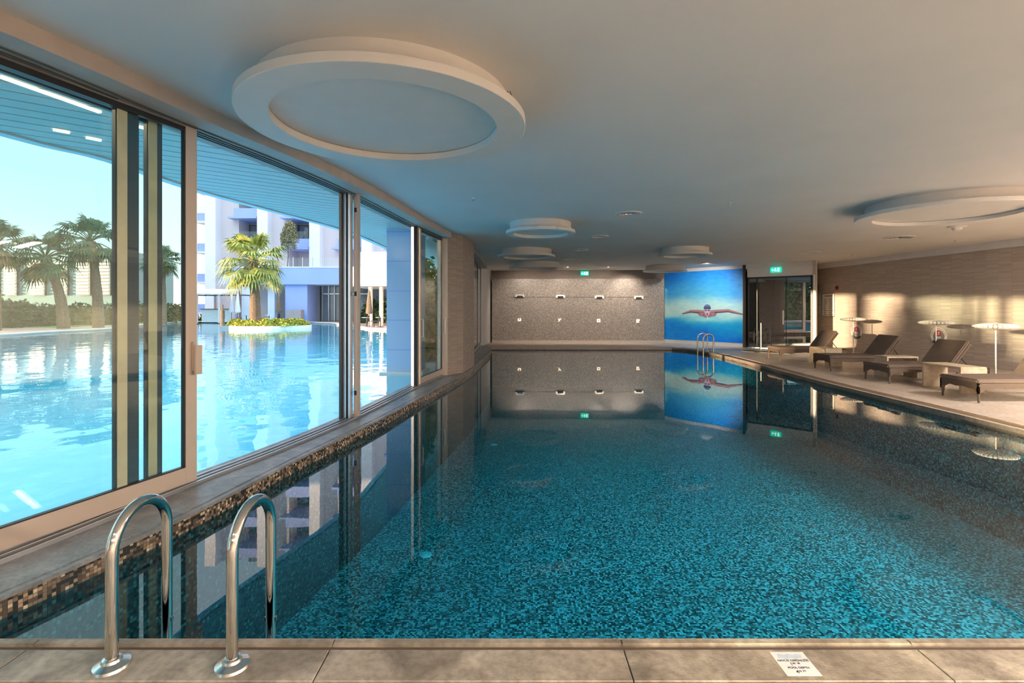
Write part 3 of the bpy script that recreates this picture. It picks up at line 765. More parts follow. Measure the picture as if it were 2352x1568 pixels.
# ------------------------------------------------------------------ things on the right wall
def on_wall(px, py):
    a = Vector(WALL_A); b = Vector(WALL_B); d = b - a; r = (px - CX) / F
    # (a + t d).x = r (a + t d).y
    t = (r * a.y - a.x) / (d.x - r * d.y); p = a + d * t
    return p.x, p.y, EYE + (HY - py) / F * p.y
wa = math.atan2(WALL_B[1] - WALL_A[1], WALL_B[0] - WALL_A[0])   # local x along the wall towards the camera, local -y is ... room side
def wall_thing(name, label, cat, px, py, group=None):
    x, y, z = on_wall(px, py)
    return thing(name, label, cat, (x, y, z), wa, group)
# in local frame: +x towards the camera side, room side is -y? (direction (0.07,-1) -> left normal (1,0.07) points into wall)
def disc(bm, r, y, n=40, a0=0, a1=2 * PI, ri=0.0, cx=0, cz=0, sx=1.0, t=.004):
    full = abs(a1 - a0 - 2 * PI) < 1e-6; m = n if full else n + 1
    def ring(rr, yy): return [bm.verts.new((cx + sx * rr * math.cos(a0 + (a1 - a0) * i / n), yy, cz + rr * math.sin(a0 + (a1 - a0) * i / n))) for i in range(m)]
    A, B = ring(r, y), ring(r, y + t)
    if ri > 0:
        C, D = ring(ri, y), ring(ri, y + t)
        for i in range(m if full else m - 1):
            j = (i + 1) % m
            for q in ([A[i], A[j], C[j], C[i]], [B[i], D[i], D[j], B[j]], [A[i], B[i], B[j], A[j]], [C[i], C[j], D[j], D[i]]): bm.faces.new(q)
        if not full:
            for k in (0, -1): bm.faces.new([A[k], C[k], D[k], B[k]])
    else:
        bm.faces.new(A); bm.faces.new(B[::-1])
        for i in range(m): bm.faces.new([A[i], B[i], B[(i + 1) % m], A[(i + 1) % m]])
M_red = mat('sign_red', (.55, .05, .06), .4); M_sgrey = mat('sign_grey', (.26, .27, .28), .5); M_sdark = mat('sign_dark', (.06, .08, .08), .5); M_sw = mat('sign_white', (.85, .85, .85), .5)
def round_sign(px, py, label):
    t = wall_thing('round_sign', label, 'sign', px, py, 'round warning signs on the ribbed wall')
    bm = bmesh.new(); disc(bm, .245, -.012, t=.010); obj('backplate', bm, M_sgrey, t)
    bm = bmesh.new(); disc(bm, .245, -.016, a0=-.25 * PI * .8, a1=PI * 1.2, ri=.175); obj('band', bm, M_sw, t)
    bm = bmesh.new()
    for k in range(19):
        a = .04 * PI + (.92 * PI) * k / 18
        c, s = math.cos(a), math.sin(a); M4 = Matrix(((c, 0, -s, .21 * c), (0, 1, 0, 0), (s, 0, c, .21 * s), (0, 0, 0, 1)))
        box(bm, -.016, .016, -.0185, -.016, -.008, .008, M4)
    obj('lettering', bm, M_red, t)
    bm = bmesh.new(); disc(bm, .245, -.016, a0=PI * 1.22, a1=PI * 1.78, ri=.175); obj('lower_band', bm, M_sdark, t)
    bm = bmesh.new(); disc(bm, .075, -.018, cz=.075); obj('emblem', bm, M_red, t)
    bm = bmesh.new(); disc(bm, .02, -.0205, cz=.10, cx=.01, t=.002); box(bm, -.03, .03, -.0205, -.018, .045, .06); obj('emblem_figure', bm, M_sw, t)
    bm = bmesh.new(); box(bm, -.07, .07, -.018, -.012, -.045, -.012)
    for k, wd in enumerate((.055, .04, .06, .03)): box(bm, -wd, wd, -.018, -.012, -.075 - .03 * k, -.062 - .03 * k)
    obj('text_bar', bm, M_sw, t)
    return t
round_sign(1968, 761.5, 'round red and white sign beside the farthest lamp')
round_sign(2157, 772, 'round red and white sign behind the second lounger from the right')
# framed board beside the entrance
x, y, z = on_wall(1904, 700)
t = wall_thing('notice_board', 'clear acrylic notice board with printed rules beside the entrance', 'notice board', 1904, 700)
hw = .31
bm = bmesh.new(); box(bm, -hw, hw, -.022, -.012, -.40, .40); obj('sheet', bm, mat('board_sheet', (.72, .74, .70), .3), t)
bm = bmesh.new()
for (a, b, c, d) in ((-hw - .01, hw + .01, .40, .42), (-hw - .01, hw + .01, -.42, -.40), (-hw - .02, -hw, -.42, .42), (hw, hw + .02, -.42, .42)): box(bm, a, b, -.03, 0, c, d)
obj('frame', bm, M_brush, t)
bm = bmesh.new()
for k in range(9):
    for cxx in (-.26, .04): box(bm, cxx, cxx + random.uniform(.12, .2), -.024, -.022, .2 - .07 * k, .218 - .07 * k)
box(bm, -.2, .2, -.024, -.022, .31, .335); obj('text_line', bm, M_sdark, t)
for px, py, lb, hh in ((1883.5, 687, 'upper small clear leaflet holder beside the notice board', .19), (1883.5, 712, 'lower small clear leaflet holder beside the notice board', .19)):
    t = wall_thing('leaflet_holder', lb, 'leaflet holder', px, py, 'leaflet holders by the entrance')
    obj('panel', bbox(-.11, .11, -.02, -.01, -hh, hh), mat('holder', (.55, .57, .58), .25), t)
    bm = bmesh.new(); box(bm, -.12, .12, -.028, 0, hh, hh + .012); box(bm, -.12, .12, -.028, 0, -hh - .012, -hh); box(bm, .11, .122, -.028, 0, -hh, hh); obj('frame', bm, M_sgrey, t)
t = wall_thing('wall_speaker', 'small oval dark bracket fitting above the leaflet holders', 'wall fitting', 1888, 662)
bm = bmesh.new(); lathe(bm, [(0, .10), (.05, .09), (.07, .04), (.075, 0), (.07, -.04), (.05, -.09), (0, -.10)], 20, Matrix.Translation((0, -.05, 0))); obj('body', bm, mat('taupe_plastic', (.16, .12, .10), .4), t, True)
bm = bmesh.new(); box(bm, -.02, .02, -.03, 0, -.02, .02); obj('bracket', bm, M_dark, t)
t = wall_thing('alarm_button', 'small round dark red alarm on the ribbed wall', 'alarm', 1923, 661)
bm = bmesh.new(); lathe(bm, [(0, .045), (.05, .04), (.07, .02), (.075, 0), (0, 0)], 24, Matrix.Rotation(PI / 2, 4, 'X')); obj('dome', bm, mat('dark_red', (.16, .02, .02), .3), t, True)
bm = bmesh.new(); lathe(bm, [(.085, 0), (.085, .012), (.07, .014)], 24, Matrix.Rotation(PI / 2, 4, 'X')); obj('base', bm, M_sgrey, t, True)

# ------------------------------------------------------------------ floor lamps
def make_lamp():
    t = thing('floor_lamp', '', 'floor lamp', (0, 0, 0), 0, 'white ribbed floor lamps by the wall')
    bm = bmesh.new(); lathe(bm, [(0, .02), (.13, .016), (.14, .008), (.14, 0), (0, 0)], 32); obj('base', bm, M_shade, t, True)
    bm = bmesh.new(); tube(bm, [(0, 0, .015), (0, 0, 1.06)], .012, 12); obj('pole', bm, M_shade, t, True)
    bm = bmesh.new(); R = .345; nr = 28; sub = 4; H = .058
    prof = [(math.cos(a), math.sin(a)) for a in [(-PI / 2 + PI * k / 12) for k in range(13)]]
    rings = []
    for i in range(nr * sub):
        a = 2 * PI * i / (nr * sub); g = 1 - .10 * (1 if i % sub == 0 else 0) + (.0 if i % sub in (1, 3) else 0)
        rings.append([bm.verts.new((R * max(c, .02) * g * math.cos(a), R * max(c, .02) * g * math.sin(a), 1.14 + H * s * (1 - .3 * (i % sub == 0)))) for c, s in prof])
    for i in range(len(rings)):
        A = rings[i]; B = rings[(i + 1) % len(rings)]
        for k in range(len(prof) - 1): bm.faces.new([A[k], B[k], B[k + 1], A[k + 1]])
    obj('shade', bm, M_shade, t, True)
    bm = bmesh.new()
    for i in range(nr):
        a = 2 * PI * i / nr
        tube(bm, [(R * .93 * c * math.cos(a), R * .93 * c * math.sin(a), 1.14 + (H * .74) * s) for c, s in prof[1:-1]], .005, 5)
    obj('shade_wire', bm, mat('wire', (.25, .22, .19), .5), t)
    bm = bmesh.new(); lathe(bm, [(.03, 1.198), (.028, 1.207), (0, 1.21)], 16); obj('cap', bm, M_shade, t, True)
    return t
lamp0 = make_lamp()
for i, (px, w_) in enumerate(((1960, 53), (2150, 68), (2287, 84))):
    d = .70 * F / w_; o = lamp0 if i == 0 else copy_tree(lamp0)
    o.location = ((px - CX) / F * d, d, 0)
    o['label'] = ('white ribbed floor lamp in the sun patch, farthest of three', 'white ribbed floor lamp above the round sign, middle of three', 'white ribbed floor lamp with a full slim pole, nearest of three')[i]

# ------------------------------------------------------------------ loungers
def make_lounger():
    t = thing('sun_lounger', '', 'sun lounger', (0, 0, 0), 0, 'brown sun loungers along the pool')
    W = .35; L = 2.0
    # apron frame: shaped lower edge
    bm = bmesh.new()
    def apron(pts, f):
        a = [bm.verts.new(f(u, z, 0)) for u, z in pts]; b = [bm.verts.new(f(u, z, 1)) for u, z in pts]
        bm.faces.new(a); bm.faces.new(b[::-1])
        for k in range(len(pts)): bm.faces.new([a[k], a[(k + 1) % len(pts)], b[(k + 1) % len(pts)], b[k]])
    def curve(l, low, n=14):
        p = [(0, .31), (l, .31)]
        for k in range(n + 1):
            u = l * (1 - k / n); e = min(u, l - u); p.append((u, low - .09 * math.exp(-e / .05) + .008 * math.sin(u * 28)))
        return p
    for s in (-1, 1): apron(curve(L, .225), lambda u, z, k, s=s: (u, s * (W - .03 * k), z))
    for x in (0, L - .03): apron(curve(2 * W, .225), lambda u, z, k, x=x: (x + .03 * k, u - W, z))
    for x in (.5, .9, 1.3, 1.7): box(bm, x, x + .05, -W + .02, W - .02, .26, .30)
    obj('frame', bm, M_brown, t)
    for x in (.03, L - .03):
        for s in (-1, 1):
            sx = -1 if x < 1 else 1
            bm = bmesh.new()
            tube(bm, [(x, s * (W - .028), .29), (x, s * (W - .028), .2), (x - .0 * sx, s * (W - .026), .1), (x + sx * .0, s * (W - .02), 0)], .02, 8, rs=[.034, .028, .02, .014])
            obj('leg', bm, M_brown, t, True)
    # seat mattress
    bm = bmesh.new(); box(bm, -.02, 1.27, -W - .005, W + .005, .30, .375)
    bmesh.ops.bevel(bm, geom=bm.edges[:], offset=.022, segments=3, affect='EDGES'); obj('mattress', bm, M_cush, t, True)
    # backrest: frame and cushion, tilted
    a = math.radians(53); Mb = Matrix.Translation((1.24, 0, .32)) @ Matrix.Rotation(-a, 4, 'Y')
    bm = bmesh.new(); box(bm, 0, .60, -W, W, -.05, -.015, Mb)
    obj('backrest_frame', bm, M_brown, t)
    bm = bmesh.new(); box(bm, .0, .625, -W - .005, W + .005, -.015, .055, Mb)
    bmesh.ops.bevel(bm, geom=bm.edges[:], offset=.02, segments=3, affect='EDGES'); obj('backrest', bm, M_cush, t, True)
    for s in (-1, 1):
        bm = bmesh.new(); tube(bm, [Mb @ Vector((.34, s * .24, -.05)), (1.72, s * .24, .27)], .009, 8); obj('support', bm, M_dark, t)
    return t
l0 = make_lounger()
spots = [(2251, 926, 2163, 908), (2044.6, 881.5, 1987, 869.5), (1912.7, 853, 1868, 845), (1795, 828, 1764, 822.4)]
lb = ['brown sun lounger with a sunlit back, nearest the camera', 'brown sun lounger in front of the round sign, second nearest', 'brown sun lounger with sun on its lower back, beside the farthest lamp', 'brown sun lounger in front of the glass entrance']
for i, (a, b, c, d) in enumerate(spots):
    A = Vector(P(a, b)); B = Vector(P(c, d)); m = (A + B) / 2
    o = l0 if i == 0 else copy_tree(l0); o.location = (m.x - .03, m.y, 0); o['label'] = lb[i]
    o.rotation_euler.z = -math.atan2(A.x - B.x, (B - A).y) * .5

# ------------------------------------------------------------------ side tables
def side_table(x0, x1, y0, y1, h, axis, label):
    t = thing('side_table', label, 'side table', ((x0 + x1) / 2, (y0 + y1) / 2, 0), 0, 'cream waterfall side tables')
    lx = (x1 - x0) / 2; ly = (y1 - y0) / 2; th = .035
    obj('tabletop', bbox(-lx, lx, -ly, ly, h - th, h, .006), M_table, t)
    if axis == 'y':
        obj('leg_panel', bbox(-lx, lx, -ly, -ly + th, 0, h - th + .001), M_table, t); obj('leg_panel', bbox(-lx, lx, ly - th, ly, 0, h - th + .001), M_table, t)
    else:
        obj('leg_panel', bbox(-lx, -lx + th, -ly, ly, 0, h - th + .001), M_table, t); obj('leg_panel', bbox(lx - th, lx, -ly, ly, 0, h - th + .001), M_table, t)
    return t
a = P(2118, 886); b = P(2199, 903); side_table(a[0] - .0, a[0] + .46, b[1], a[1], .455, 'y', 'sunlit cream side table, nearest of three')
side_table(8.0, 8.68, 10.68, 11.06, .455, 'x', 'cream side table half hidden behind the second lounger')
a = P(1859, 834); b = P(1901, 841); side_table(a[0], a[0] + .42, b[1], a[1], .455, 'y', 'cream side table in front of the farthest lounger')

# slim post and mat by the entrance
x, y = P(1748, 803)
t = thing('barrier_post', 'slim white post standing by the glass entrance', 'post', (x, y, 0))
bm = bmesh.new(); lathe(bm, [(0, .02), (.07, .015), (.075, 0), (0, 0)], 20); obj('base', bm, M_brush, t, True)
bm = bmesh.new(); tube(bm, [(0, 0, .01), (0, 0, .95)], .016, 10); obj('pole', bm, M_white, t, True)
x, y = P(1745, 808)
Md = Matrix.Translation((x + .1, y, 0)) @ Matrix.Rotation(ang, 4, 'Z')
bm = bbox(-.6, .9, -.28, .32, 0, .012, .003, Md); o = obj('door_mat', bm, M_dark); tag(o, 'black mat lying before the glass entrance', 'mat')

# ------------------------------------------------------------------ pool ladders
def ladder(loc, rz, label, gap=.505, dep=.335, top=.647):
    t = thing('pool_ladder', label, 'pool ladder', loc, rz, 'steel pool ladders')
    r = .0235; R = dep / 2
    for s in (0, 1):
        x = s * gap
        pts = [(x, 0, .01)] + [(x, 0, z) for z in (.15, .3, top - R - .03)]
        for k in range(1, 24): 
            a = PI - PI * k / 24; pts.append((x, R + R * math.cos(a), top - R - .024 + R * math.sin(a) * 1.0))
        pts += [(x, dep, top - R - .03), (x, dep, 0), (x, dep, -.5), (x, dep, -1.1)]
        bm = bmesh.new(); tube(bm, pts, r, 20); obj('rail', bm, M_steel, t, True)
        bm = bmesh.new(); lathe(bm, [(.024, .034), (.034, .032), (.038, .022), (.052, .016), (.066, .010), (.070, 0)], 40, Matrix.Translation((x, 0, 0))); obj('flange', bm, M_brush, t, True)
        bm = bmesh.new()
        box(bm, x - r - .004, x + r + .004, dep - .008, dep + .008, -.02, .0)
        obj('bolt', bm, M_brush, t)
    for z in (-.35, -.6, -.85):
        bm = bmesh.new(); box(bm, .0, gap, dep - .04, dep + .04, z - .012, z + .012); bmesh.ops.bevel(bm, geom=bm.edges[:], offset=.006, segments=2, affect='EDGES')
        obj('tread', bm, M_brush, t)
    return t
ladder((-1.677, 2.098, 0), 0, 'polished steel pool ladder rising from the near coping')
ladder((6.64, 16.50, 0), PI / 2, 'small steel pool ladder at the far right corner')

# ------------------------------------------------------------------ depth sign on the coping
sg = thing('depth_sign', 'white pool depth sticker on the near coping', 'sign', (1.193, 2.109, .0005))
obj('plate', bbox(-.0705, .0705, -.070, .070, 0, .0015), M_sw, sg)
bm = bmesh.new()
for k in range(3):
    pts = []
    for i in range(49):
        u = -.050 + .10 * i / 48; ph = 2 * PI * (i / 48) * 2.6
        pts.append((u - .002 * k, .050 - .0085 * k + .0036 * math.sin(ph)))
    for i in range(48):
        (x0, y0), (x1, y1) = pts[i], pts[i + 1]; w0 = .0019
        bm.faces.new([bm.verts.new(v) for v in ((x0, y0 - w0, .0018), (x1, y1 - w0, .0018), (x1, y1 + w0, .0018), (x0, y0 + w0, .0018))])
obj('wave_symbol', bm, mat('wave_blue', (.38, .60, .78), .5), sg)
M_ink = mat('black_ink', (.05, .05, .05), .6)
def text(s, x, y, size, parent, name='lettering'):
    cu = bpy.data.curves.new(name, 'FONT'); cu.body = s; cu.size = size; cu.align_x = 'CENTER'; cu.align_y = 'CENTER'; cu.extrude = .0002; cu.offset = .0003
    tmp = bpy.data.objects.new(name + '_tmp', cu); COL.objects.link(tmp); bpy.context.view_layer.update()
    me = bpy.data.meshes.new_from_object(tmp.evaluated_get(bpy.context.evaluated_depsgraph_get())); bpy.data.objects.remove(tmp)
    me.materials.clear(); me.materials.append(M_ink)
    o = bpy.data.objects.new(name, me); COL.objects.link(o); o.parent = parent; o.location = (x, y, .0018)
    return o
text('HAVUZ DERİNLİĞİ', 0, .016, .0150, sg); text('1', -.018, -.0045, .024, sg); text('40', -.006, -.001, .013, sg); text('M', .014, -.001, .013, sg)
text('POOL DEPTH', .0, -.0265, .0150, sg); text('4', -.018, -.050, .024, sg); text('60', -.006, -.046, .013, sg); text('FT', .013, -.046, .013, sg)

# ------------------------------------------------------------------ pool floor inlets and underwater lamps
M_inlet = mat('inlet_white', (.85, .95, .95), .4)
for i, (px, py) in enumerate(((977, 1274), (943, 1098), (1134, 1021), (1203, 914))):
    x, y = P(px, py, -1.45)
    t = thing('floor_inlet', 'white round inlet on the pool floor, ' + ('nearest the camera', 'under the pillar reflection', 'by the left pool wall', 'farthest, near the column')[i], 'pool inlet', (x, y, -1.449), 0, 'pool floor inlets')
    bm = bmesh.new(); lathe(bm, [(.075, 0), (.07, .008), (.045, .012), (.04, .008), (0, .008)], 28); obj('rim', bm, M_inlet, t, True)
    bm = bmesh.new(); lathe(bm, [(.03, .008), (.025, .014), (0, .015)], 20); obj('cap', bm, M_inlet, t, True)

# ================================================================== OUTSIDE
OW = -.10
def PD(px, py, d): return ((px - CX) / F * d, d, EYE + (HY - py) / F * d)
# pool outline outdoors
gl = [(x - .32, y) for x, y in G_s]
SH = [P(*q, OW) for q in ((0, 772), (130, 764), (262, 757), (330, 748), (400, 742), (447, 741), (500, 741), (560, 741), (640, 740), (700, 741), (760, 744), (800, 750), (850, 757), (890, 760))]
NEARP = [(-3.0, 36), (-2.0, 24)]
OP = [g for g in gl if g[1] > -6.5] + NEARP[::-1] + SH[::-1] + [(-31, 20), (-30, 5), (-27, -8), (-8, -9)]
def clean(p):
    out = []
    for q in p:
        if not out or math.hypot(q[0] - out[-1][0], q[1] - out[-1][1]) > .02: out.append(q)
    return out
OP = clean(OP)
bm = bmesh.new(); vs = [bm.verts.new((x, y, OW)) for x, y in OP]; f = bm.faces.new(vs); f.normal_update()
if f.normal.z < 0: bmesh.ops.reverse_faces(bm, faces=[f])
bmesh.ops.triangulate(bm, faces=bm.faces[:])
o = obj('garden_pool_water', bm, M_water2, uv='keep'); struct(o, 'bright turquoise water of the outdoor pool', 'water')
bm = bmesh.new(); prism(bm, OP, -1.35, -1.3); o = obj('garden_pool_floor', bm, M_opool); struct(o, 'turquoise bottom of the outdoor pool', 'pool floor')
bm = bmesh.new(); wall_strip(bm, OP + [OP[0]], -1.32, -.02); o = obj('garden_pool_wall', bm, M_opool); struct(o)
# ground with the pool cut out
bm = bmesh.new(); prism(bm, [(-130, -70), (-7.2, -70), (-7.2, -9.6), (-7.1, -7.3)] + [(x - .30, y) for x, y in G_s if y > -6.6] + [(-1.7, 24), (-2.4, 36), (30, 40), (40, 150), (-130, 150)], -.30, -.02, hole=OP[::-1])
o = obj('ground_terrace', bm, M_pave); struct(o, 'terracotta paving and ground around the outdoor pool', 'ground')
# pale kerb round the far shore
bm = bmesh.new(); ribbon(bm, SH, offset(SH, -.0) if False else [(x + (-.5 if i < 5 else 0), y + .75) for i, (x, y) in enumerate(SH)], -.14, .02)
o = obj('pool_kerb', bm, M_kerb); struct(o, 'pale kerb along the far edge of the outdoor pool', 'kerb')

# canopy soffit, boards at an angle
CH = EYE + 1.9
edge = [(-9.5, -7), (-7.2, -1), (-6.1, 3.2)] + [P_ for P_ in [((px - CX) / F * d, d) for px, py in ((0, 300), (130, 335), (263, 367), (447, 432), (620, 480), (800, 530), (890, 568)) for d in [F * 1.9 / (HY - py)]]] + [(-3.9, 20.0), (-4.0, 26)]
edge = catmull(edge, 3)
def edge_x(y): return at_y(edge, y)[0]
root = thing('canopy', 'pale turquoise slatted canopy over the outdoor pool edge', 'canopy', (0, 0, 0)); root['kind'] = 'structure'; root.name = 'canopy'
ux, uy = .80, .60
bm = bmesh.new(); k = 0
w_in = -.9
nb = 0
for i in range(160):
    c = -9 + i * .30          # board start on the inner line x = inner
    # board runs in direction (ux,uy): points p = (xo, yo) + t*(ux,uy)
    def clipped(yo):
        pts_ = []
        t = -14.0
        ins = []
        while t < 14:
            x = -3.5 + t * ux; y = yo + t * uy
            if -7 < y < 26 and edge_x(y) < x < at_y(GF, min(y, 19.1))[0] - .05: ins.append(t)
            t += .05
        return (min(ins), max(ins)) if ins else None
    a = clipped(c); b = clipped(c + .272)
    if not a or not b: continue
    q = [(-3.5 + a[0] * ux, c + a[0] * uy), (-3.5 + a[1] * ux, c + a[1] * uy), (-3.5 + b[1] * ux, c + .272 + b[1] * uy), (-3.5 + b[0] * ux, c + .272 + b[0] * uy)]
    z0 = CH; lo = [bm.verts.new((x, y, z0)) for x, y in q]; hi = [bm.verts.new((x, y, z0 + .03)) for x, y in q]
    bm.faces.new(lo[::-1]); bm.faces.new(hi)
    for j in range(4): bm.faces.new([lo[j], lo[(j + 1) % 4], hi[(j + 1) % 4], hi[j]])
obj('boards', bm, M_canopy, root)
bm = bmesh.new(); ribbon(bm, edge, [(x - .14, y) for x, y in edge], CH - .02, CH + .45); obj('fascia', bm, M_bwhite, root)
bm = bmesh.new(); inner = [(at_y(GF, min(p[1], 19.1))[0] - .06, p[1]) for p in edge]; ribbon(bm, inner, edge, CH + .05, CH + .10); obj('deck', bm, mat('canopy_gap', (.10, .14, .15), .8), root)
bm = bmesh.new(); wall_strip(bm, [(x - .24, y) for x, y in G_s], HEAD, CH + .1); o = obj('wall_left_upper', bm, M_canopy); struct(o)
# glowing strips under the canopy imitate light streaks reflected in the glass
M_strip = mat('reflection_glow', (.9, .85, .7), .4, emit=(1, .88, .62), es=2.2)
for (a, b), lb in ((((0, 176), (230, 258)), 'long glowing strip imitating a glass reflection, above the big glass leaf'), (((262, 272), (296, 281)), 'short glowing strip imitating a glass reflection, after the long one'),
               (((318, 291), (350, 300)), 'second short glowing strip imitating a glass reflection'), (((122, 298), (160, 305)), 'faint short strip imitating a glass reflection low on the canopy, left one'), (((198, 316), (232, 323)), 'faint short strip imitating a glass reflection low on the canopy, right one')):
    pa = [(px - CX) / F * (F * 1.89 / (HY - py)) for px, py in (a, b)]; ya = [F * 1.89 / (HY - py) for px, py in (a, b)]
    Ms, Ls = seg_matrix((pa[0], ya[0]), (pa[1], ya[1]))
    o = obj('reflection_strip', bbox(0, Ls, -.02, .02, CH - .018, CH + .002, M=Ms), M_strip); tag(o, lb, 'lamp', 'glowing reflection strips in the canopy')
# blue pillar in the pool
xp, yp = P(888, 858, OW)
bm = bmesh.new(); box(bm, xp, xp + .78, yp, yp + .9, -1.3, CH + .05); o = obj('pillar', bm, M_ltblue); tag(o, 'pale blue panelled pillar standing in the outdoor pool', 'pillar')
bm = bmesh.new()
for py in (532, 600, 668, 735, 803):
    z = EYE + (HY - py) / F * yp; box(bm, xp - .004, xp + .784, yp - .004, yp + .904, z - .012, z + .012)
obj('joint', bm, M_blue, o)
bm = bmesh.new(); box(bm, xp - .15, xp + .88, yp - .1, yp + 1.0, -1.3, -.06); o = obj('pillar_plinth', bm, M_kerb); tag(o, 'pale plinth at the waterline under the blue pillar', 'plinth')

# ------------------------------------------------------------------ hotel building
BD = 56.0
def bx(px): return (px - CX) / F * BD
def bz(py): return EYE + (HY - py) / F * BD
bld = thing('hotel_building', 'white hotel with blue balconies behind the garden pool', 'building', (0, BD, 0))
def bpart(name, bm, m, par=None):
    o = obj(name, bm, m, par or bld); 
    if par is None: o.location = (0, -BD, 0)
    return o
wing_x0 = bx(426); 
bm = bmesh.new(); box(bm, bx(448), bx(1300), BD + 3.0, BD + 9, 0, 27); bpart('wall', bm, M_bpink)
pitch = 70 / F * BD
fins = [478 + 118.5 * k for k in range(6)]
for k, fx in enumerate(fins):
    bm = bmesh.new(); box(bm, bx(fx), bx(fx + 24), BD - .6, BD + 3.2, 0, 27)
    bpart('fin', bm, M_bwhite)
    bm = bmesh.new(); box(bm, bx(fx + 24), bx(fx + 64 - (2 * k)), BD + .6, BD + 3.2, 0, 27)
    bpart('wall_panel', bm, M_bpink)
for k, fx in enumerate(fins):
    for j in range(-4, 4):
        py = 479 + 70 * j
        if py > 560 or (j < -1 and k > 3): continue
        x0, x1 = bx(fx + 62), bx(fx + 116)
        bm = bmesh.new(); box(bm, x0, x1, BD - .3, BD - .15, bz(py + 19), bz(py))
        pn = bpart('balcony_front', bm, M_blue)
        bm = bmesh.new(); box(bm, x0 - .55, x1, BD - .6, BD + 3, bz(py + 24), bz(py + 20)); bpart('balcony_slab', bm, M_blue)
        bm = bmesh.new(); box(bm, x0, x1, BD - .25, BD - .22, bz(py), bz(py - 17)); bpart('balcony_glass', bm, M_glass2)
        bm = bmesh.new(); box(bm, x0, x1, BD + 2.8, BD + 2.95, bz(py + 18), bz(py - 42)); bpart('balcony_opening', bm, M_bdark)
        bm = bmesh.new(); box(bm, x0 + .3, x0 + 1.3, BD + 2.7, BD + 2.78, bz(py + 12), bz(py - 40)); bpart('window', bm, M_bglass)
        bm = bmesh.new(); box(bm, x1 - 1.0, x1 - .3, BD + 2.7, BD + 2.78, bz(py + 12), bz(py - 40)); bpart('curtain', bm, M_bpink)
# left wing balconies
for j in range(-3, 4):
    py = 488 + 70 * j; x0, x1 = bx(449), bx(477)
    bm = bmesh.new(); box(bm, x0, x1, BD + .3, BD + .5, bz(py + 19), bz(py)); bpart('balcony_front', bm, M_blue)
    bm = bmesh.new(); box(bm, x0 - .1, x1, BD + .1, BD + 3, bz(py + 23), bz(py + 19)); bpart('balcony_slab', bm, M_bwhite)
    bm = bmesh.new(); box(bm, x0 + .9, x1, BD + 2.7, BD + 2.95, bz(py + 18), bz(py - 40)); bpart('balcony_opening', bm, M_wood)
    bm = bmesh.new(); box(bm, x0, x1, BD + .35, BD + .38, bz(py), bz(py - 18)); bpart('balcony_glass', bm, M_glass2)
    bm = bmesh.new(); lathe(bm, [(0, .35), (.14, .3), (.16, 0), (.14, -.3), (0, -.35)], 10, Matrix.Translation((x0 + .95, BD + 2.4, bz(py - 26)))); bpart('balcony_lamp', bm, mat('warm_lamp', (.9, .7, .4), .4, emit=(1, .75, .4), es=1.5))
# podium: blue parapet band, glass rail, ground floor
PD0 = 51.5
def px_(x, d=PD0): return (x - CX) / F * d
def pz_(y, d=PD0): return EYE + (HY - y) / F * d
bm = bmesh.new(); box(bm, px_(505), px_(1300), PD0, PD0 + .5, pz_(653), pz_(613)); bpart('parapet', bm, M_blue)
bm = bmesh.new(); box(bm, px_(505), px_(1300), PD0 + .5, BD + 3, pz_(653), pz_(640)); bpart('podium_roof', bm, M_bwhite)
bm = bmesh.new(); box(bm, px_(505), px_(1300), PD0 - .03, PD0 + .1, pz_(614.5), pz_(612)); bpart('parapet_cap', bm, M_bwhite)
for k in range(7):
    bm = bmesh.new(); box(bm, px_(650 + 22 * k), px_(650 + 22 * k + 20), PD0 + .2, PD0 + .23, pz_(612), pz_(592)); bpart('railing_glass', bm, M_glass2)
    bm = bmesh.new(); box(bm, px_(650 + 22 * k) - .06, px_(650 + 22 * k), PD0 + .18, PD0 + .25, pz_(612), pz_(590)); bpart('railing_post', bm, M_brush)
bm = bmesh.new(); box(bm, px_(652), px_(703), PD0 + .3, PD0 + 3, 0, pz_(652)); bpart('ground_floor_wall', bm, M_blue)
bm = bmesh.new(); box(bm, px_(551), px_(574), PD0 + .3, PD0 + 1.3, 0, pz_(652)); bpart('column', bm, M_bwhite)
bm = bmesh.new(); box(bm, px_(604), px_(620), PD0 + 1, PD0 + 1.8, 0, pz_(652)); bpart('column', bm, M_bwhite)
bm = bmesh.new(); box(bm, px_(714), px_(900), PD0 + 3.2, PD0 + 3.3, 0, pz_(652)); bpart('shopfront_glass', bm, M_bglass)
bm = bmesh.new()
for x in (714, 730, 744, 762, 778, 796): box(bm, px_(x), px_(x + 1.6), PD0 + 2.95, PD0 + 3.2, 0, pz_(652))
box(bm, px_(714), px_(830), PD0 + 2.95, PD0 + 3.2, pz_(674), pz_(671.5)); bpart('shopfront_frame', bm, M_silver)
bm = bmesh.new(); box(bm, px_(505), px_(640), PD0 + 7, PD0 + 7.2, 0, pz_(652)); bpart('ground_floor_rear', bm, M_bpink)
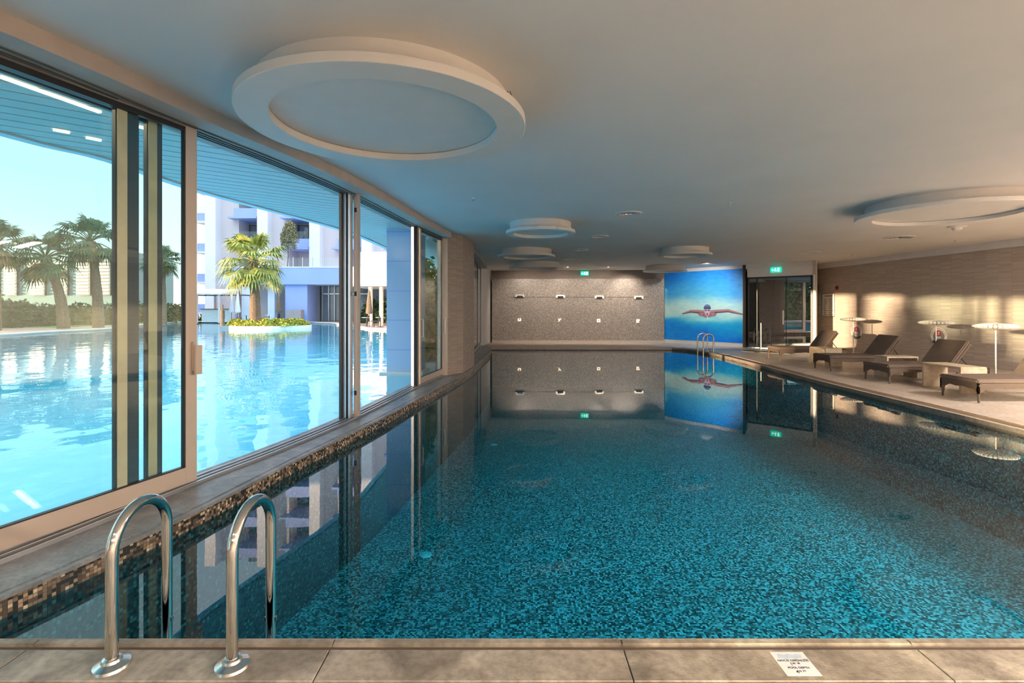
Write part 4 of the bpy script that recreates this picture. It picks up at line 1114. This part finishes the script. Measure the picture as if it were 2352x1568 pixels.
# right terrace structure seen in the third opening
RD = 41.0
def rx(x): return (x - CX) / F * RD
def rz(y): return EYE + (HY - y) / F * RD
tw = thing('terrace_building', 'bright pale terrace building behind the third window opening', 'building', (0, RD, 0))
def tpart(n, bm, m): o = obj(n, bm, m, tw); o.location = (0, -RD, 0)
bm = bmesh.new(); box(bm, rx(792), rx(1000), RD, RD + 7, rz(653), rz(612)); tpart('parapet', bm, M_bwhite)
bm = bmesh.new(); box(bm, rx(800), rx(1000), RD + 2, RD + 9, rz(612), rz(572)); tpart('upper_storey', bm, M_bwhite)
bm = bmesh.new(); box(bm, rx(792), rx(1000), RD - .6, RD + 7, rz(657), rz(652)); tpart('soffit', bm, M_kerb)
for x in (846, 871, 889, 912):
    bm = bmesh.new(); box(bm, rx(x), rx(x + 6), RD, RD + .5, 0, rz(655)); tpart('column', bm, M_kerb)
# unseen wing added left of the garden to keep sun off the hotel front
nw = thing('shading_wing', 'tall unseen hotel wing added left of the garden to shade the hotel', 'building', (-68, 31, 0))
obj('wall', bbox(-6, 6, -19, 21, 0, 21), M_bpink, nw)
for k in range(6):
    for j in range(5):
        obj('window', bbox(6, 6.05, -17 + 6.2 * k, -14 + 6.2 * k, 2.5 + 3.6 * j, 4.4 + 3.6 * j), M_bglass, nw)
# far pale block on the left, with rows of lit windows
FD = 95.0
fb = thing('distant_apartments', 'long pale apartment block far behind the palms', 'building', (0, FD, 0))
def fx_(x): return (x - CX) / F * FD
def fz_(y): return EYE + (HY - y) / F * FD
bm = bmesh.new(); box(bm, fx_(-160), fx_(300), FD, FD + 12, 0, fz_(578)); o = obj('wall', bm, mat('teal_render', (.20, .29, .29), .7), fb); o.location = (0, -FD, 0)
M_lit = mat('sunlit_blind', (.9, .85, .7), .5)
for (x0, x1) in ((78, 108), (134, 160), (184, 212), (20, 44), (-30, -8), (236, 258)):
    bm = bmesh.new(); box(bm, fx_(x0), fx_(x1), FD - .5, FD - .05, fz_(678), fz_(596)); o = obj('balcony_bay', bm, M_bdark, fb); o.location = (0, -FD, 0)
    bm = bmesh.new()
    for k in range(11): box(bm, fx_(x0), fx_(x1), FD - .9, FD - .5, fz_(676 - 7.5 * k), fz_(671.5 - 7.5 * k))
    p_ = obj('balcony_rows', bm, M_lit, fb); p_.location = (0, -FD, 0)

# ------------------------------------------------------------------ plants
def fan(bm, base, direction, size, n=18, droop=.25, rnd=random):
    """one fan frond: petiole already placed; blades radiate from base"""
    d = Vector(direction).normalized(); side = d.cross(Vector((0, 0, 1)))
    side = side.normalized() if side.length > .05 else Vector((1, 0, 0)); up = side.cross(d)
    for i in range(n):
        a = (-1 + 2 * i / (n - 1)) * 1.75
        v = (d * math.cos(a) + side * math.sin(a)).normalized()
        L = size * (.62 + .38 * math.cos(a * .55)) * rnd.uniform(.88, 1.05)
        w = size * .055; m1 = base + v * L * .55 + up * size * .04; tip = base + v * L - Vector((0, 0, 1)) * L * droop * rnd.uniform(.6, 1.5)
        s = v.cross(up).normalized() * w
        b0 = bm.verts.new(base); b1 = bm.verts.new(m1 + s); b2 = bm.verts.new(tip); b3 = bm.verts.new(m1 - s)
        bm.faces.new([b0, b1, b2, b3])
def palm(x, y, h, cr, label, lean=(0, 0), seed=1, leafm=None, trunk_r=.32, nf=46, skirt=True, group='fan palms around the pool', z0=0.0):
    r = random.Random(seed)
    t = thing('palm_tree', label, 'palm tree', (x, y, z0), 0, group)
    bm = bmesh.new(); pts = []; rs = []
    for k in range(13):
        u = k / 12; pts.append((lean[0] * u * u, lean[1] * u * u, h * u)); rs.append(trunk_r * (1.25 - .55 * u + (.12 if k % 2 else 0) * .6) * (1.5 if k == 12 else 1))
    tube(bm, pts, trunk_r, 14, rs=rs); obj('trunk', bm, M_trunk, t)
    top = Vector((lean[0], lean[1], h))
    bm = bmesh.new()
    for i in range(nf):
        az = r.uniform(0, 2 * PI); el = math.radians(-48 + 130 * (i / nf) + r.uniform(-8, 8)); 
        d = Vector((math.cos(az) * math.cos(el), math.sin(az) * math.cos(el), math.sin(el)))
        pl = cr * .58 * r.uniform(.75, 1.15); base = top + d * pl - Vector((0, 0, .05 * cr))
        tube(bm, [top, top + d * pl * .5 + Vector((0, 0, .03 * cr)), base], .035, 5, caps=False)
        fan(bm, base, d + Vector((0, 0, -.15)), cr * .46, 16, .34, r)
    obj('crown', bm, leafm or M_leaf, t)
    if skirt:
        bm = bmesh.new()
        for i in range(26):
            az = r.uniform(0, 2 * PI); el = math.radians(r.uniform(-75, -35)); d = Vector((math.cos(az) * math.cos(el), math.sin(az) * math.cos(el), math.sin(el)))
            fan(bm, top + d * cr * .22 - Vector((0, 0, .2)), d, cr * .36, 12, .5, r)
        obj('dry_fronds', bm, M_dead, t)
    return t
def bush_mesh(bm, c, rx_, ry_, rz_, n, leaf, r):
    for i in range(n):
        u = r.gauss(0, 1); v = r.gauss(0, 1); w_ = abs(r.gauss(0, 1)); L = math.sqrt(u * u + v * v + w_ * w_) or 1; k = r.uniform(.72, 1.03)
        k *= 1 + .22 * noise.noise(Vector((u / L * 2.3, v / L * 2.3, w_ / L * 2.3 + c[0])))
        p = Vector((c[0] + rx_ * u / L * k, c[1] + ry_ * v / L * k, c[2] + rz_ * w_ / L * k))
        a = Vector((r.uniform(-1, 1), r.uniform(-1, 1), r.uniform(-1, 1))).normalized() * leaf; b = a.cross(Vector((r.uniform(-1, 1), r.uniform(-1, 1), r.uniform(-1, 1)))).normalized() * leaf * .6
        bm.faces.new([bm.verts.new(p - a), bm.verts.new(p + b), bm.verts.new(p + a), bm.verts.new(p - b)])
def bush(x, y, rx_, ry_, rz_, label, m=M_bush, n=900, leaf=.12, seed=0, name='shrub', group='shrubs round the garden pool', z=0.0, cat='shrub'):
    r = random.Random(seed); bm = bmesh.new(); bush_mesh(bm, (0, 0, 0), rx_, ry_, rz_, n, leaf, r)
    bmc = bmesh.ops.create_icosphere(bm, subdivisions=2, radius=1)
    for v in bmc['verts']: v.co = Vector((v.co.x * rx_ * .78, v.co.y * ry_ * .78, max(0, v.co.z) * rz_ * .8))
    o = obj(name, bm, m); o.location = (x, y, z); tag(o, label, cat, group); return o
bm = bmesh.new(); box(bm, -3.32, -2.05, 13.4, 21.0, -1.3, .02); o = obj('planting_bed', bm, M_kerb); tag(o, 'pale planting bed added under the hedge outside the narrow glass leaf', 'planter')
for k in range(6):  # hedge added to block sun and give the pane its green reflection
    bush(-2.68, 14.1 + 1.22 * k, .5, .72, 2.75 + .15 * (k % 2), 'tall yellow-green hedge plant added outside the narrow glass leaf to block sun', M_shrub, 900, .11, 200 + k, 'hedge_plant', 'added hedge outside the far windows', .02)
# island with the near palm
ix, iy = P(578, 757, OW)
ID = iy + 2.6
bm = bmesh.new(); pts = []
for k in range(40):
    a = 2 * PI * k / 40; r_ = 1 + .08 * math.sin(3 * a + 1)
    pts.append((ix + 2.9 * r_ * math.cos(a), ID + 2.5 * r_ * math.sin(a)))
prism(bm, pts, -1.3, .14); o = obj('planting_island', bm, M_kerb); tag(o, 'pale rounded planting island in the outdoor pool', 'island')
palm((586 - CX) / F * ID, ID, 5.0, 2.9, 'yellow-green fan palm on the island in the outdoor pool', (-.1, 0), seed=5, trunk_r=.34, nf=44, z0=.12)
r = random.Random(3)
for k in range(13):
    a = 2 * PI * k / 13 + .2; bush(ix + 2.25 * math.cos(a), ID + 1.8 * math.sin(a), .75, .6, r.uniform(.38, .55), 'low yellow-green shrub ringing the island palm', M_shrub, 260, .11, 20 + k, 'low_shrub', 'yellow shrubs on the island', .13)
tr = thing('potted_tree', 'slender olive-brown tree on the podium terrace', 'tree', (px_(660, 53.0), 53.0, pz_(613, 53.0)))
bm = bmesh.new(); tube(bm, [(0, 0, 0), (.1, 0, 1.2), (.05, 0, 2.4)], .06, 8); obj('trunk', bm, M_trunk, tr)
bm = bmesh.new(); rr = random.Random(9)
bush_mesh(bm, (.15, 0, 2.6), .9, .8, 2.0, 1500, .09, rr); bush_mesh(bm, (.1, 0, 1.9), .75, .7, 1.5, 900, .09, rr); bush_mesh(bm, (.3, 0, 3.2), .6, .6, 1.7, 600, .1, rr); obj('foliage', bm, mat('olive_leaf', (.30, .27, .14), .7, var=.5, scale=4), tr)
# palms of the left view
def palm_at(px, pyb, pyc, crpx, d, label, seed, lean=(0, 0), m=M_leaf2):
    h = (pyb - pyc) / F * d
    return palm((px - CX) / F * d, d, EYE + (HY - pyc) / F * d, crpx / F * d, label, lean, seed, m, .30, 34)
palm_at(146, 735, 590, 78, 36, 'dark fan palm left of centre behind the big glass leaf', 11, (-1.3, 0))
palm_at(226, 735, 555, 74, 38, 'taller dark fan palm beside it behind the big glass leaf', 12, (-.6, 0))
palm_at(-14, 735, 560, 72, 33, 'dark fan palm at the very left edge of the glass', 13, (.2, 0))
palm_at(372, 735, 600, 50, 44, 'fan palm partly hidden behind the door stiles', 14, (0, 0))
# palms and trees outside the frame that shade the sun patch on the wall
palm(-29.5, -14.2, 9.0, 2.4, 'palm on the garden side out of direct view', seed=21, leafm=M_leaf2, group='garden palms')
for k, (px, d, w_, h_) in enumerate(((-40, 31, 3.4, 2.6), (30, 33, 3.2, 2.0), (95, 35, 3.2, 1.7), (160, 37, 3.2, 1.5), (225, 38, 3.2, 1.6), (285, 43, 3.4, 1.6), (345, 45, 3.4, 1.8), (405, 50, 3.4, 1.8))):
    bush((px - CX) / F * (d + 6) - 1.0, d + 6.0, w_ * 1.08, 1.6, h_ + .15, ('dark bush at the left edge under the palm', 'dark bush under the leftmost palm', 'green bush left of the palm trunks', 'green bush between the two palm trunks', 'green bush right of the taller palm', 'bush seen between the door stiles', 'bush behind the stile stack', 'bush just left of the beige stile')[k], M_bush, 1400, .17, 40 + k)
for k in range(5):  # unseen shrubs added to keep the sun off the pillar
    bush(-31.2 + .3 * (k % 2), -10.4 + 2.3 * k, 1.4, 1.3, 7.4 + .5 * (k % 3), 'tall dense unseen shrub added to shade the blue pillar', M_bush, 1500, .2, 160 + k, 'tall_shrub', 'tall shrubs beyond the garden pool')
for k in range(5):
    bush(-31.5 + .4 * (k % 2), -20.6 + 1.5 * k - (3.5 if k > 2 else 0), 1.4, 1.3, 3.9 + .5 * (k % 3), 'tall garden shrub shading the left garden', M_bush, 1500, .2, 60 + k, 'tall_shrub', 'tall shrubs beyond the garden pool')
# lawn strip and far hedge
bm = bmesh.new(); prism(bm, [P(447, 737.6, 0), P(512, 736.5, 0), (-32, 60), (-54, 62), (-52, 40), (-34.5, 38)], -.02, .03); o = obj('lawn', bm, M_grass); tag(o, 'bright green lawn left of the island', 'lawn', kind='stuff')
for k in range(7):
    px = 822 + 13 * k; d = 46
    bush((px - CX) / F * d, d + 3, .9, .8, 2.0 + .5 * (k % 2), 'dark hedge plant behind the terrace columns', M_bush, 400, .14, 80 + k, 'hedge_plant', 'hedge behind the terrace')
# pergola and closed parasols, bar box, furniture
t = thing('pergola', 'white-roofed pergola left of the island palm', 'pergola', ((490 - CX) / F * 50, 50, 0))
Mp_ = Matrix.Identity(4)
bm = bmesh.new(); w2 = 40 / F * 50; box(bm, -w2, w2, -1.6, 1.6, 2.75, 2.9)
for v in bm.verts:
    if v.co.y > 0: v.co.z += .5
obj('roof', bm, M_bwhite, t)
for x in (-w2 + .9, w2 - .4):
    for y in (-1.5, 1.5):
        bm = bmesh.new(); box(bm, x, x + .16, y, y + .16, 0, 2.8); obj('post', bm, mat('pink_post', (.8, .62, .55), .6), t)
bm = bmesh.new()
for x in range(7): box(bm, -w2 + .9 * x, -w2 + .9 * x + .1, -1.6, 1.6, 2.68, 2.76)
obj('beam', bm, M_bdark, t)
t = thing('bar_counter', 'low cream bar counter under the pergola', 'counter', ((500 - CX) / F * 51, 51, 0)); obj('body', bbox(-1.4, 1.4, -.4, .4, 0, 1.3, .02), M_kerb, t); obj('countertop', bbox(-1.5, 1.5, -.5, .5, 1.3, 1.38), M_wood, t)
for px, d, lb, m in ((532, 49.5, 'folded lilac parasol left of the palm trunk', M_bpink), (546, 48.5, 'folded cream parasol, middle one left of the palm', M_kerb), (640, 51, 'folded brown parasol right of the palm trunk', M_trunk), (848, 39, 'folded brown parasol on the right terrace', M_trunk)):
    t = thing('folded_parasol', lb, 'parasol', ((px - CX) / F * d, d, 0), 0, 'folded parasols by the pool')
    bm = bmesh.new(); tube(bm, [(0, 0, 0), (0, 0, 2.9)], .035, 8); obj('pole', bm, M_wood, t)
    bm = bmesh.new(); lathe(bm, [(0, 2.95), (.10, 2.7), (.2, 1.9), (.28, 1.1), (.22, 1.0), (0, 1.0)], 12); 
    for i, v in enumerate(bm.verts):
        if i % 2: v.co.x *= .86; v.co.y *= .86
    obj('canopy', bm, m, t)
t = thing('slat_planter', 'tall slatted grey-brown planter box before the blue wall', 'planter', (px_(684), PD0 - .6, 0))
bm = bmesh.new(); box(bm, -.75, .75, -.4, .4, 0, 1.25); obj('body', bm, mat('slat_brown', (.42, .32, .30), .6), t)
bm = bmesh.new()
for k in range(10): box(bm, -.75 + .155 * k, -.69 + .155 * k, -.42, .42, .02, 1.27)
obj('slats', bm, mat('slat_light', (.5, .42, .4), .6), t)
t = thing('garden_post', 'dark carved post at the left end of the island', 'post', ((511 - CX) / F * 37.5, 37.5, .13))
bm = bmesh.new(); lathe(bm, [(0, 1.6), (.06, 1.55), (.05, 1.3), (.14, 1.15), (.16, .7), (.13, .4), (.17, .1), (.2, 0), (0, 0)], 12); obj('shaft', bm, M_trunk, t)
def cafe_set(px, d, label, m, k):
    x = (px - CX) / F * d
    t = thing('cafe_table', label, 'table', (x, d, 0), 0, 'cafe tables on the terraces')
    bm = bmesh.new(); lathe(bm, [(0, .75), (.4, .75), (.4, .72), (0, .72)], 20); obj('tabletop', bm, m, t)
    bm = bmesh.new(); tube(bm, [(0, 0, 0), (0, 0, .72)], .04, 8); lathe(bm, [(0, .03), (.25, .02), (.25, 0), (0, 0)], 16); obj('pedestal', bm, M_dark, t)
    for s in (-1, 1):
        c = thing('cafe_chair', ('left' if s < 0 else 'right') + ' chair at the ' + label, 'chair', (x + s * .75, d, 0), 0, 'cafe chairs on the terraces')
        bm = bmesh.new(); box(bm, -.22, .22, -.22, .22, .43, .47); obj('seat', bm, M_dark, c)
        bm = bmesh.new(); box(bm, s * .22 - .02, s * .22 + .02, -.22, .22, .47, .88); obj('backrest', bm, m if k else M_dark, c)
        bm = bmesh.new()
        for a in (-.2, .2):
            for b in (-.2, .2): tube(bm, [(a, b, 0), (a, b, .44)], .015, 6)
        obj('legs', bm, M_dark, c)
cafe_set(566, 49.0, 'small blue-white cafe table left behind the palm', M_blue, 1)
cafe_set(618, 49.5, 'small cafe table right of the palm trunk', M_kerb, 0)
cafe_set(842, 38.5, 'cafe table at the left of the right terrace', M_silver, 0)
cafe_set(874, 38.8, 'cafe table before the terrace columns', M_silver, 0)

# ================================================================== LIGHT
w_ = bpy.data.worlds.new('sky'); SC.world = w_; w_.use_nodes = True; nt = w_.node_tree
for n in list(nt.nodes): nt.nodes.remove(n)
out = N(nt, 'ShaderNodeOutputWorld'); bg = N(nt, 'ShaderNodeBackground'); nt.links.new(bg.outputs[0], out.inputs[0])
tc = N(nt, 'ShaderNodeTexCoord'); sp = N(nt, 'ShaderNodeSeparateXYZ'); nt.links.new(tc.outputs['Generated'], sp.inputs[0])
nt.links.new(ramp(nt, sp.outputs[2], [(0.0, (.50, .54, .50)), (.08, (.38, .50, .52)), (.34, (.27, .43, .50)), (.5, (.70, .86, 1.0)), (1.0, (.85, 1.0, 1.25))]), bg.inputs[0])
bg.inputs[1].default_value = 1.82
def light(name, kind, loc, energy, color, rot=(0, 0, 0), **kw):
    l = bpy.data.lights.new(name, kind); l.energy = energy; l.color = color
    for k, v in kw.items(): setattr(l, k, v)
    o = bpy.data.objects.new(name, l); COL.objects.link(o); o.location = loc; o.rotation_euler = rot; return o
sd = Vector((.80, .60, -.062)).normalized()
s_ = light('sun', 'SUN', (0, 0, 20), 7.5, (1.0, .72, .45), angle=math.radians(.8)); s_.rotation_euler = sd.to_track_quat('-Z', 'Y').to_euler()
# lit strip luminaires behind the camera; last two added to brighten the right side
M_tube = mat('tube_glow', (.9, .88, .8), .4, emit=(1, .88, .72), es=3)
for i, (x, y, e) in enumerate(((-1.5, -1.6, 10), (2.0, -1.6, 22), (5.5, -1.2, 210), (9.0, -1.2, 360), (-1.5, -4.5, 60), (2.0, -4.5, 100), (5.5, -4.5, 200), (9.0, -4.5, 260), (9.4, 2.4, 260), (9.6, 5.6, 240))):
    t = thing('strip_luminaire', 'slim white unseen strip luminaire on the ceiling around the camera end', 'ceiling lamp', (x, y, CEIL), 0, 'strip luminaires around the camera end')
    obj('housing', bbox(-1.0, 1.0, -.08, .08, -.05, 0, .004), M_white, t)
    obj('diffuser', bbox(-.97, .97, -.06, .06, -.058, -.05), M_tube, t)
    light('strip_light', 'AREA', (x, y, CEIL - .07), e, (1, .86, .74), shape='RECTANGLE', size=1.9, size_y=.12)
# small recessed downlights washing the far wall
for i, (x, y) in enumerate(((.6, 19.7), (2.2, 19.7), (3.8, 19.7), (4.85, 20.4))):
    t = thing('downlight', 'tiny recessed downlight close to the ' + ('mosaic wall' if i < 4 else 'swimmer mural'), 'ceiling lamp', (x, y, CEIL), 0, 'downlights by the mosaic wall')
    bm = bmesh.new(); lathe(bm, [(.045, 0), (.045, -.006), (.036, -.008), (.034, 0)], 20); obj('rim', bm, M_fix, t, True)
    bm = bmesh.new(); lathe(bm, [(0, -.003), (.034, -.003)], 20); obj('lens', bm, M_fix, t)
    tgt = Vector((x, 21.4, 1.7)) if i < 4 else Vector((x + .45, y + .4, 1.3))
    light('downlight_beam', 'SPOT', (x, y, CEIL - .012), (130 if i < 4 else 34), (1, .84, .70), rot=(tgt - Vector((x, y, CEIL))).to_track_quat('-Z', 'Y').to_euler(), spot_size=math.radians(100), spot_blend=.9, shadow_soft_size=.03)
t = thing('downlight', 'tiny added downlight that brightens the swimmer mural', 'ceiling lamp', (7.0, 18.0, CEIL))  # lamp added to lift the dim mural
bm = bmesh.new(); lathe(bm, [(.045, 0), (.045, -.006), (.036, -.008), (.034, 0)], 20); obj('rim', bm, M_fix, t, True)
bm = bmesh.new(); lathe(bm, [(0, -.003), (.034, -.003)], 20); obj('lens', bm, M_fix, t)
light('downlight_beam', 'SPOT', (7.0, 18.0, CEIL - .012), 190, (1, .94, .88), rot=(Vector((7.65, 20.05, 1.5)) - Vector((7.0, 18.0, CEIL))).to_track_quat('-Z', 'Y').to_euler(), spot_size=math.radians(105), spot_blend=.8, shadow_soft_size=.03)
# ================================================================== CAMERA
cam = bpy.data.cameras.new('camera'); co = bpy.data.objects.new('camera', cam); COL.objects.link(co); SC.camera = co
cam.sensor_width = 36; cam.lens = 36 * F / 2352; cam.shift_x = 0; cam.shift_y = -(784 - HY) / 2352; cam.clip_end = 400; cam.clip_start = .05
co.location = (0, 0, EYE); co.rotation_euler = (PI / 2, 0, 0)
vs_ = SC.view_settings; vs_.view_transform = 'Standard'; vs_.look = 'None'; vs_.gamma = 1; vs_.use_curve_mapping = False; vs_.exposure = 0.72
SC.cycles.max_bounces = 10; SC.cycles.diffuse_bounces = 5; SC.cycles.glossy_bounces = 5; SC.cycles.transparent_max_bounces = 24; SC.cycles.transmission_bounces = 6
SC.cycles.caustics_reflective = False; SC.cycles.caustics_refractive = False; SC.cycles.sample_clamp_indirect = 6
SC.cycles.use_denoising = True
